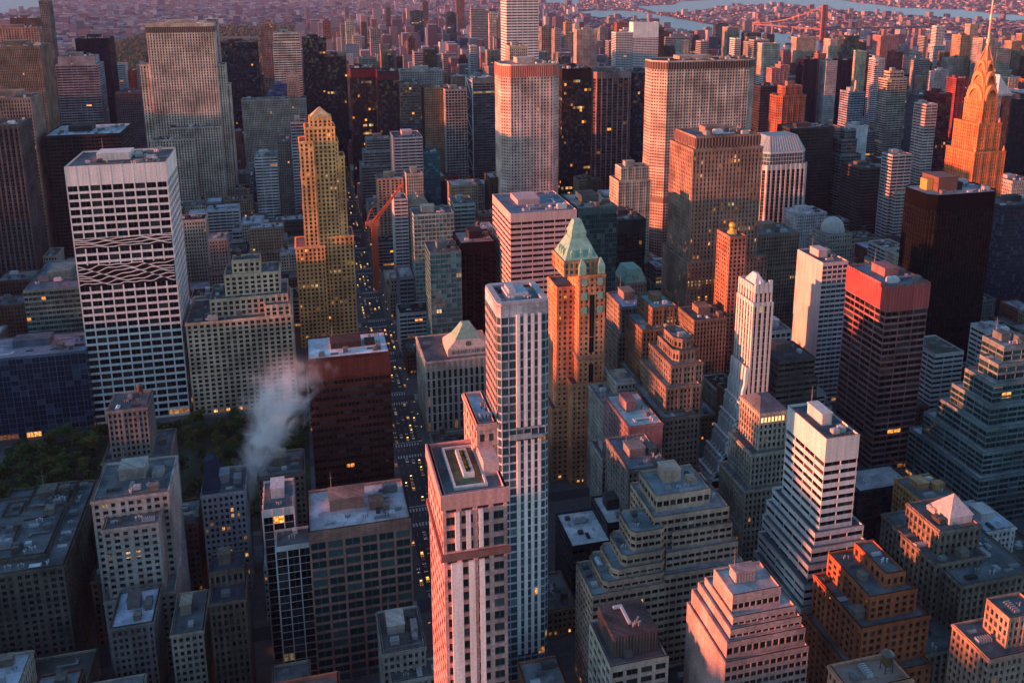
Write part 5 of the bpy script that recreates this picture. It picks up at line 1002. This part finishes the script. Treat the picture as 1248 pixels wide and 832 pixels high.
# labels for the blocks: colour, height in storeys, roof, and where they stand among towers one can find
PAL = [('brown brick', (.20, .115, .08), 'punch', 'wall'), ('tan brick', (.34, .25, .17), 'punch', 'wall'), ('grey stone', (.27, .26, .245), 'punch', 'wall'), ('red brick', (.26, .11, .075), 'punch', 'wall'), ('limestone', (.43, .38, .31), 'pier', 'wall'),
       ('dark glass', (.05, .055, .065), 'glass', 'panel'), ('white-banded', (.55, .54, .53), 'rib', 'panel'), ('grey-banded', (.28, .28, .285), 'rib', 'panel'), ('sooty brown', (.115, .085, .065), 'pier', 'wall'), ('cream', (.52, .46, .37), 'punch', 'wall')]
RFC = [('black tar', (.035, .036, .04)), ('grey', (.17, .175, .18)), ('pale blue-white', (.42, .47, .54)), ('gravel', (.12, .115, .10)), ('silver-painted', (.34, .35, .37))]
HP = []
for h in HEROES:
    p = proj((h[0]+h[1])/2, h[2], max(h[4], 1)); HP.append((p[0], p[1], h[2], h[5]))
used_labels = {}
def where(b, force=None):
    p = proj((b[0]+b[1])/2, b[2], b[4]); best = sorted(((math.hypot(q[0]-p[0], (q[1]-p[1])*.8), q) for q in HP), key=lambda e: e[0])
    seen = []
    for _, q in best:
        if q[3] not in [s[3] for s in seen]: seen.append(q)
        if len(seen) == 3: break
    out = []
    for q in seen:
        dx = p[0]-q[0]
        rel = 'behind' if b[2] > q[2]+25 and abs(dx) < 26 else 'in front of' if b[2] < q[2]-25 and abs(dx) < 26 else 'left of' if dx < 0 else 'right of'
        out.append((rel, q[3]))
    return out
def make_label(head, b):
    w_ = where(b); opts = [f'{head} {w_[0][0]} the {w_[0][1]}', f'{head} {w_[1][0]} the {w_[1][1]}', f'{head} between the {w_[0][1]} and the {w_[1][1]}', f'{head} {w_[2][0]} the {w_[2][1]}', f'{head} {w_[0][0]} the {w_[0][1]}, nearer the {w_[2][1]}', f'{head} {w_[1][0]} the {w_[1][1]}, nearer the {w_[2][1]}', f'{head} {w_[0][0]} the {w_[0][1]}, partly hidden']
    for o in opts:
        if o not in used_labels and len(o.split()) <= 16: used_labels[o] = 1; return o
    return opts[0]
def fbuild(i, b, kindname, far=False):
    rg = random.Random(i*7+3); x0, x1, y0, y1, h = b; cn, c, st, mt = rg.choice(PAL); rn, rc = rg.choice(RFC); v = rg.uniform(.85, 1.15); c = tuple(min(.8, q*v) for q in c)
    ns = max(2, round(h/3.7)); big = cnt[i] > 90
    two = (not far) and h > 34 and x1-x0 > 15 and rg.random() < .55
    head = f'{cn} {ns}-storey block' if not far else f'far {cn} tower'
    if not far: head += f' with a {rn} roof'
    if two: head = head.replace(' block', ' stepped block')
    nm = 'apartment_tower' if far else rg.choice(('loft_building', 'office_block', 'apartment_block'))
    root = empty(nm, make_label(head, b), 'tower' if far else 'building', ((x0+x1)/2, (y0+y1)/2, 0), 'far towers of the east side' if far else 'blocks between the towers')
    cx, cy_ = (x0+x1)/2, (y0+y1)/2; wall, glz = MB(), MB(); ti = [(x0-cx, x1-cx, y0-cy_, y1-cy_, 0, h)]
    if two:
        hb = h*rg.uniform(.6, .8); s = rg.uniform(2.5, 5); ti = [(x0-cx, x1-cx, y0-cy_, y1-cy_, 0, hb), (x0-cx+s*.6, x1-cx-s*.6, y0-cy_+s, y1-cy_-2, hb, h)]
    wins = [] if (not far and cnt[i] > 350) else None
    lit = rg.choice((.01, .02, .03, .05, .12))
    for a in ti:
        I = facade(wall, glz, rect(*a[:4]), a[4], a[5], st, 'N', None, wins, {} if not far else {'fh': 5.5, 'bw': 6}, 0.0, i % 50)
        m = MB(); m.poly([(*p, a[5]) for p in I]); m.obj('roof', 'roof', root, rc)
    wall.obj('wall', mt, root, c); gcol = (.012, .014, .018) if st != 'glass' else (.012, .03, .04); glz.obj('glazing', 'glass', root, (*gcol, lit))
    if wins:
        sel = sorted(wins, key=lambda q: -q[4]*q[5]/(proj(q[0]+cx, q[1]+cy_, q[2])[2]**2)); sel = [q for q in sel if math.cos(q[3]) > .5 or (math.sin(q[3]) > .5) == (cx < 55)][:40]
        for q in sel: o = link('window', WIN_ME, root, (*gcol, lit*1.2)); o.location = q[:3]; o.rotation_euler.z = q[3]; o.scale = (q[4], 1, q[5])
    a = ti[-1]
    if cnt[i] > 45 and not far: clutter(root, a[0]+1.5, a[1]-1.5, a[2]+1.5, a[3]-1.5, h, 5+int(cnt[i]/40) if cnt[i] < 600 else 20, rg, tank=rg.random() < .4)
    elif far:
        m = MB(); w_ = (x1-x0)/2; m.box(-w_*.5, w_*.5, -5, 5, h, h+rg.uniform(4, 9)); m.obj('penthouse', 'wall', root, tuple(q*.8 for q in c))
for i in single: fbuild(i, ALL[i][2], '', ALL[i][1] == 'R')
# what is left reads as one mass: small far roofs by the thousand
def city_mat():
    m = bpy.data.materials.new('distant_masonry'); t, N, L, P = nodes(m); at = N.new('ShaderNodeAttribute'); at.attribute_name = 'col'; g = N.new('ShaderNodeNewGeometry')
    s = N.new('ShaderNodeSeparateXYZ'); L.new(g.outputs['Position'], s.inputs[0]); n_ = N.new('ShaderNodeSeparateXYZ'); L.new(g.outputs['Normal'], n_.inputs[0])
    hz = mth(t, 'ADD', s.outputs[0], s.outputs[1])
    wn = mth(t, 'MULTIPLY', mth(t, 'LESS_THAN', mth(t, 'FRACT', mth(t, 'MULTIPLY', hz, .25)), .5), mth(t, 'GREATER_THAN', mth(t, 'FRACT', mth(t, 'MULTIPLY', s.outputs[2], .27)), .45))
    wn = mth(t, 'MULTIPLY', wn, mth(t, 'LESS_THAN', n_.outputs[2], .5))
    L.new(mixc(t, mth(t, 'MULTIPLY', wn, .8), at.outputs['Color'], (.02, .02, .025)), P.inputs['Base Color']); P.inputs['Roughness'].default_value = .85; P.inputs['Specular IOR Level'].default_value = .2; return m
M['city'] = city_mat()
def mass(name, boxes, pal, roofs):
    m = MB(); cols = []
    for b in boxes:
        m.box(b[0], b[1], b[2], b[3], 0, b[4]); c = rf_.choice(pal); v = rf_.uniform(.75, 1.25); c = tuple(q*v for q in c); r = rf_.choice(roofs)
        cols += [c]*16+[r]*4
    me = m.mesh(name, 'city'); ca = me.color_attributes.new('col', 'FLOAT_COLOR', 'CORNER')
    ca.data.foreach_set('color', np.array([(*c, 1) for c in cols], dtype=np.float32).ravel())
    o = link(name, me); tag(o, kind='stuff'); return o
FPAL = [(.22, .14, .14), (.26, .22, .22), (.17, .12, .13), (.32, .31, .33), (.20, .21, .26), (.42, .42, .44), (.13, .10, .12), (.2, .18, .2), (.08, .08, .11)]
FROOF = [(.08, .085, .10), (.14, .15, .18), (.34, .37, .44), (.05, .055, .07), (.18, .16, .17), (.5, .52, .58)]
mass('distant_city', [b for k, b in zip([e[1] for e in ALL], [e[2] for e in ALL]) if k == 'D'], FPAL, FROOF)
sel_ = set(single)
mass('far_rooftops', [ALL[i][2] for i in range(len(ALL)) if ALL[i][1] in 'FR' and i not in sel_], [p[1] for p in PAL], [r[1] for r in RFC])
# unseen blocks added south-west, heights shaped to shade the streets from the low sun
rs = random.Random(5); sw = []
for _ in range(900):
    x = rs.uniform(-2600, -150); y = rs.uniform(-1300, 2000)
    if x > -.37*y-190 and y > -150: continue
    if math.hypot(x, y) < 170: continue
    d = math.hypot(x, y); r = rs.random()
    ys = y+.079*(100-x)
    T = 100 if ys < 240 else 76 if ys < 300 else 104 if ys < 345 else 76 if ys < 392 else 62 if ys < 425 else 112 if ys < 465 else 56 if ys < 900 else 70 if ys < 1100 else 130
    h = T*(.66+.36*r)+(100-x)*.08*rs.uniform(.4, 1.0)
    sw.append([x, x+rs.uniform(25, 60), y, y+rs.uniform(25, 60), h])
mass('west_shade_blocks', sw, [p[1] for p in PAL], [r[1] for r in RFC])
# ------------------------------------------------------------------ trees, cars, lamps, bridge, boat, steam, haze
def tree_mesh(seed, R_, H_):
    rg = random.Random(seed); t = MB(); t.cyl(0, 0, .28, 0, H_*.42, 7, .18)
    for k in range(5): a = rg.uniform(0, 6.3); bar(t, (0, 0, H_*.32), (math.cos(a)*R_*.55, math.sin(a)*R_*.55, H_*.62), .09)
    c = MB(); cl = [(rg.uniform(-.6, .6)*R_, rg.uniform(-.6, .6)*R_, H_*rg.uniform(.48, .86), R_*rg.uniform(.34, .55)) for _ in range(9)]
    for _ in range(420):
        x, y, z, r = rg.choice(cl); a, b = rg.uniform(0, 6.3), math.acos(rg.uniform(-.6, 1)); q = r*rg.uniform(.7, 1.05)
        p = Vector((x+q*math.sin(b)*math.cos(a), y+q*math.sin(b)*math.sin(a), z+q*math.cos(b)*.8)); s = rg.uniform(.25, .6)
        u = Vector((rg.uniform(-1, 1), rg.uniform(-1, 1), rg.uniform(-.6, .6))).normalized()*s; v = u.orthogonal().normalized()*s
        c.quad(tuple(p-u-v), tuple(p+u-v), tuple(p+u+v), tuple(p-u+v))
    return t.mesh('trunk', 'bark'), c
TV = []
for k in range(5):
    t, c = tree_mesh(40+k, rnd.uniform(4.2, 5.6), rnd.uniform(11, 14.5)); TV.append((t, c.mesh('crown', 'leaf'), c.mesh('crown', 'leaf_y')))
rt = random.Random(77); spots = []
for _ in range(2600):
    x, y = rt.uniform(-205, -10), rt.uniform(502, 642)
    if clash(x, x, y, y, 3) or not visible(x, y, 11): continue
    if -150 < x < -60 and 548 < y < 610 and rt.random() < .8: continue
    if all(math.hypot(x-a, y-b) > 5.6 for a, b in spots): spots.append((x, y))
    if len(spots) >= 150: break
for i, (x, y) in enumerate(spots):
    yl = rt.random() < .16; t, g, gy = TV[rt.randrange(5)]
    r_ = empty('tree', ('yellowing' if yl else 'dark green')+' leafy tree in the park below the white grid tower', 'tree', (x, y, .19), 'yellowing park trees' if yl else 'dark green park trees')
    r_.rotation_euler.z = rt.uniform(0, 6.3); s = rt.uniform(.75, 1.2); r_.scale = (s, s, s*rt.uniform(.85, 1.1)); link('trunk', t, r_); link('crown', gy if yl else g, r_)
# woods of the great park: nobody could count them
m = MB()
for _ in range(15000):
    px, py = rt.uniform(55, 420), rt.uniform(14, 165); x, y = on_z(px, py, 0)
    if not (-830 < x < 38 and 2070 < y < 6140): continue
    if noise_gap := (math.sin(x/130+1)+math.sin(y/210)+math.sin((x+y)/97)) < -1.6: continue
    s = rt.uniform(5, 9)*(1+y/12000); h = rt.uniform(9, 17); n = 6; a0 = rt.uniform(0, 1)
    ring = [(x+s*math.cos(a0+k*6.283/n)*rt.uniform(.8, 1.15), y+s*math.sin(a0+k*6.283/n)*rt.uniform(.8, 1.15), h*rt.uniform(.45, .65)) for k in range(n)]
    top = (x+rt.uniform(-1, 1), y+rt.uniform(-1, 1), h)
    for k in range(n):
        p, q = ring[k], ring[(k+1) % n]; m.tri(p, q, top); m.quad((p[0], p[1], 1), (q[0], q[1], 1), q, p)
tag(m.obj('woods', 'leaf_wood'), kind='stuff')
m = MB()
for _ in range(6000):
    px, py = rt.uniform(640, 1300), rt.uniform(-8, 80); x, y = on_z(px, py, 0)
    if any(inpoly(x, y, P) for P in WATER) or (x < 1300 and y < 6000): continue
    s = rt.uniform(7, 16)*(1+y/9000); h = rt.uniform(7, 13); n = 5; ring = [(x+s*math.cos(k*6.283/n), y+s*.7*math.sin(k*6.283/n), h*.5) for k in range(n)]
    for k in range(n): p, q = ring[k], ring[(k+1) % n]; m.tri(p, q, (x, y, h)); m.quad((p[0], p[1], 0), (q[0], q[1], 0), q, p)
M['leaf_far'] = leaf_mat('leaf_far', (.085, .055, .042)); tag(m.obj('distant_trees', 'leaf_far'), kind='stuff')
# cars
def car_meshes():
    b = MB(); prof = [(-2.25, .35), (-2.3, .75), (-2.1, .95), (-1.3, 1.0), (1.0, 1.0), (2.1, .86), (2.28, .65), (2.25, .35)]
    for i in range(len(prof)-1): (y0, z0), (y1, z1) = prof[i], prof[i+1]; b.quad((-.9, y0, z0), (.9, y0, z0), (.9, y1, z1), (-.9, y1, z1))
    b.poly([(.9, y, z) for y, z in reversed(prof)]); b.poly([(-.9, y, z) for y, z in prof]); b.box(-.68, .68, -1.05, .35, 1.42, 1.47)
    g = MB(); A = rect(-.82, .82, -1.75, 1.05); Bq = rect(-.68, .68, -1.1, .4); g.loft(A, .99, Bq, 1.42)
    w = MB(); n = 10
    for k in range(n):
        a0, a1 = k*6.2832/n, (k+1)*6.2832/n; w.quad((-.1, .33*math.cos(a0), .33*math.sin(a0)), (.1, .33*math.cos(a0), .33*math.sin(a0)), (.1, .33*math.cos(a1), .33*math.sin(a1)), (-.1, .33*math.cos(a1), .33*math.sin(a1)))
    w.poly([(.1, .33*math.cos(k*6.2832/n), .33*math.sin(k*6.2832/n)) for k in range(n)]); w.poly([(-.1, .33*math.cos(-k*6.2832/n), .33*math.sin(-k*6.2832/n)) for k in range(n)])
    h = MB(); h.box(-.2, .2, -.03, .03, -.09, .09, True); s = MB(); s.box(-.45, .45, -.14, .14, 0, .18)
    return b.mesh('body', 'paint'), g.mesh('windows', 'glass'), w.mesh('wheel', 'tire'), h.mesh('headlight', 'head'), h.mesh('tail_light', 'tail'), s.mesh('roof_sign', 'lampglow')
CB = car_meshes()
CC_ = [('yellow', (.75, .42, .02), 4), ('black', (.02, .02, .022), 7), ('white', (.7, .7, .7), 1), ('silver', (.4, .41, .42), 2), ('dark red', (.25, .02, .02), 1)]
bag = [c for c in CC_ for _ in range(c[2])]; rc_ = random.Random(9); ncar = 0
for lane, x in enumerate((48.6, 52.4, 56.4, 60.4, 64.4, 68.6)):
    y = 330+rc_.uniform(0, 12)
    while y < 1500 and ncar < 130:
        y += rc_.choice((6.8, 9, 14, 22, 34, 46))
        if any(abs(y-q) < 11 for q in ROW): continue
        if not visible(x, y, 1.2, 8): continue
        nm, col, _ = rc_.choice(bag); taxi = nm == 'yellow'
        r_ = empty('taxi' if taxi else 'car', (f'yellow taxi driving on the avenue' if taxi else f'{nm} car on the avenue'), 'taxi' if taxi else 'car', (x, y, .01), f'{nm} cars on the avenue'); r_.rotation_euler.z = math.pi
        link('body', CB[0], r_, col); link('windows', CB[1], r_, (.01, .012, .014, 0))
        for sx in (-1, 1):
            for sy in (-1.4, 1.4): link('wheel', CB[2], r_, None, (sx*.84, sy, .33))
            link('headlight', CB[3], r_, None, (sx*.62, 2.29, .68)); link('tail_light', CB[4], r_, None, (sx*.66, -2.3, .78))
        if taxi: link('roof_sign', CB[5], r_, None, (0, -.3, 1.47))
        ncar += 1
# street lamps along the avenue
lp = MB(); lp.cyl(0, 0, .12, 0, 8.6, 8, .08); bar(lp, (0, 0, 8.4), (1.9, 0, 9.0), .06); lp.cyl(0, 0, .22, 0, .6, 8, .16); LP = lp.mesh('post', 'metal'); lh = MB(); lh.box(1.4, 2.3, -.22, .22, 8.9, 9.1); LH = lh.mesh('lamp_head', 'metal'); ll = MB(); ll.box(1.45, 2.25, -.2, .2, 8.82, 8.89, True); LL = ll.mesh('lens', 'lampglow')
for k in range(60):
    y = 345+k*20
    for x, rz in ((45.2, 0), (72.2, math.pi)):
        if any(abs(y-q) < 8 for q in ROW) or not visible(x, y, 8, 6): continue
        r_ = empty('street_lamp', 'grey street lamp with a glowing head along the avenue', 'street lamp', (x, y, .15), 'street lamps along the avenue'); r_.rotation_euler.z = rz; link('post', LP, r_, (.2, .2, .2)); link('lamp_head', LH, r_, (.2, .2, .2)); link('lens', LL, r_)
# suspension bridge over the river
bx, by = on_z(1002, 51, 0); L0 = on_z(905, 42, 0); L1 = on_z(1125, 47, 0)
br = empty('bridge', 'long red bridge with a tall pylon crossing the river', 'bridge', (bx, by, 0)); RED = (.26, .09, .075)
zt = z_at(1002, 6, by); zd = z_at(1002, 35, by)
for k in (-1, 1):
    m = MB(); m.box(k*9-5, k*9+5, -6, 6, 0, zt); m.obj('pylon_leg', 'panel', br, RED)
m = MB(); m.box(-4, 4, -4, 4, zd-16, zd-6); m.box(-4, 4, -4, 4, zt-14, zt-4); m.box(-4, 4, -4, 4, (zt+zd)/2-4, (zt+zd)/2+4); m.obj('cross_beam', 'panel', br, RED)
dl = Vector((L0[0]-bx, L0[1]-by, 0)); dr = Vector((L1[0]-bx, L1[1]-by, 0)); m = MB()
for e in (dl, dr):
    nrm_ = Vector((-e.y, e.x, 0)).normalized()*9; a, b = Vector((0, 0, zd)), e+Vector((0, 0, zd))
    for z in (0, -7): m.quad(tuple(a-nrm_+Vector((0, 0, z))), tuple(b-nrm_+Vector((0, 0, z))), tuple(b+nrm_+Vector((0, 0, z))), tuple(a+nrm_+Vector((0, 0, z))))
    for s in (-1, 1): m.quad(tuple(a+nrm_*s+Vector((0, 0, -7))), tuple(b+nrm_*s+Vector((0, 0, -7))), tuple(b+nrm_*s), tuple(a+nrm_*s))
m.obj('deck', 'panel', br, (.22, .12, .11))
for e in (dl, dr):
    for s in (-9, 9):
        m = MB(); n = 14; nrm_ = Vector((-e.y, e.x, 0)).normalized()*s
        pt = [nrm_+e*(k/n)*.9+Vector((0, 0, zd+4+(zt-zd-6)*(1-k/n)**2)) for k in range(n+1)]
        for k in range(n):
            bar(m, pt[k], pt[k+1], 1.3)
            if k: bar(m, (pt[k].x, pt[k].y, zd), pt[k], .5)
        m.obj('suspension_cable', 'panel', br, (.36, .2, .18))
    for f in (.35, .6, .85):
        m = MB(); c_ = e*f; m.box(c_.x-5, c_.x+5, c_.y-5, c_.y+5, 0, zd-7); m.obj('pier', 'panel', br, (.3, .2, .18))
sx_, sy_ = on_z(964, 46, 0); sb = empty('sailboat', 'white sailboat on the river left of the red bridge pylon', 'boat', (sx_, sy_, .6)); m = MB(); m.loft(rect(-14, 14, -3, 3), 0, rect(-17, 16, -4, 4), 3); m.poly([(-17, -4, 3), (16, -4, 3), (16, 4, 3), (-17, 4, 3)]); m.obj('hull', 'panel', sb, (.7, .7, .7))
m = MB(); m.cyl(0, 0, .4, 3, 36, 6); m.obj('mast', 'panel', sb, (.6, .6, .6)); m = MB(); m.tri((1, .1, 5), (14, .4, 5), (1, .1, 35)); m.tri((-1, .1, 5), (-14, -.3, 5), (-1, .1, 33)); m.obj('sail', 'panel', sb, (.8, .8, .8))
# steam drifting up from the roofs left of the dark brown slab
def steam():
    x0, y0 = on_z(300, 612, 40); m = MB(); m.box(-34, 66, -26, 28, 0, 84, True)
    mt = bpy.data.materials.new('steam'); mt.use_nodes = True; t = mt.node_tree; t.nodes.clear(); out = t.nodes.new('ShaderNodeOutputMaterial'); pv = t.nodes.new('ShaderNodeVolumePrincipled'); t.links.new(pv.outputs[0], out.inputs['Volume'])
    pv.inputs['Color'].default_value = (.96, .96, .98, 1); pv.inputs['Anisotropy'].default_value = .2
    tc = t.nodes.new('ShaderNodeTexCoord'); s = t.nodes.new('ShaderNodeSeparateXYZ'); t.links.new(tc.outputs['Object'], s.inputs[0])
    n1 = t.nodes.new('ShaderNodeTexNoise'); n1.inputs['Scale'].default_value = .055; n1.inputs['Detail'].default_value = 7; n1.inputs['Roughness'].default_value = .62; n1.inputs['Distortion'].default_value = 1.8; t.links.new(tc.outputs['Object'], n1.inputs['Vector'])
    zz = mth(t, 'DIVIDE', s.outputs[2], 84.0); cxx = mth(t, 'MULTIPLY', mth(t, 'POWER', mth(t, 'MAXIMUM', zz, 0.0), 1.3), 32.0)
    rad = mth(t, 'ADD', 7.0, mth(t, 'MULTIPLY', zz, 22.0))
    dx = mth(t, 'DIVIDE', mth(t, 'SUBTRACT', s.outputs[0], cxx), rad); dy = mth(t, 'DIVIDE', s.outputs[1], rad)
    d = mth(t, 'SQRT', mth(t, 'ADD', mth(t, 'MULTIPLY', dx, dx), mth(t, 'MULTIPLY', dy, dy)))
    body = mth(t, 'SUBTRACT', 1.0, d); f = mth(t, 'SUBTRACT', mth(t, 'ADD', body, mth(t, 'MULTIPLY', n1.outputs['Fac'], 3.4)), 2.05)
    f = mth(t, 'MAXIMUM', mth(t, 'MINIMUM', f, body), 0.0); fade = mth(t, 'MULTIPLY', mth(t, 'MINIMUM', mth(t, 'MULTIPLY', zz, 6.0), 1.0), mth(t, 'SUBTRACT', 1.0, mth(t, 'POWER', mth(t, 'MAXIMUM', zz, 0.0), 2.0)))
    t.links.new(mth(t, 'MULTIPLY', mth(t, 'MULTIPLY', f, fade), STEAM_D), pv.inputs['Density'])
    me = m.mesh('steam_plume', mt); o = link('steam_plume', me, None, None, (x0, y0, 36)); tag(o, 'pale grey steam plume drifting up beside the dark brown slab', 'steam', None, 'stuff')
steam()
if HAZE_D > 0:
    mt = bpy.data.materials.new('haze'); mt.use_nodes = True; t = mt.node_tree; t.nodes.clear(); out = t.nodes.new('ShaderNodeOutputMaterial'); pv = t.nodes.new('ShaderNodeVolumePrincipled'); t.links.new(pv.outputs[0], out.inputs['Volume']); pv.inputs['Color'].default_value = (.45, .52, 1.0, 1); pv.inputs['Density'].default_value = HAZE_D; pv.inputs['Anisotropy'].default_value = 0
    m = MB(); m.box(-S_-500, S_+500, -6500, S_+500, -1, 345, True); o = m.obj('haze', mt); tag(o, kind='stuff')
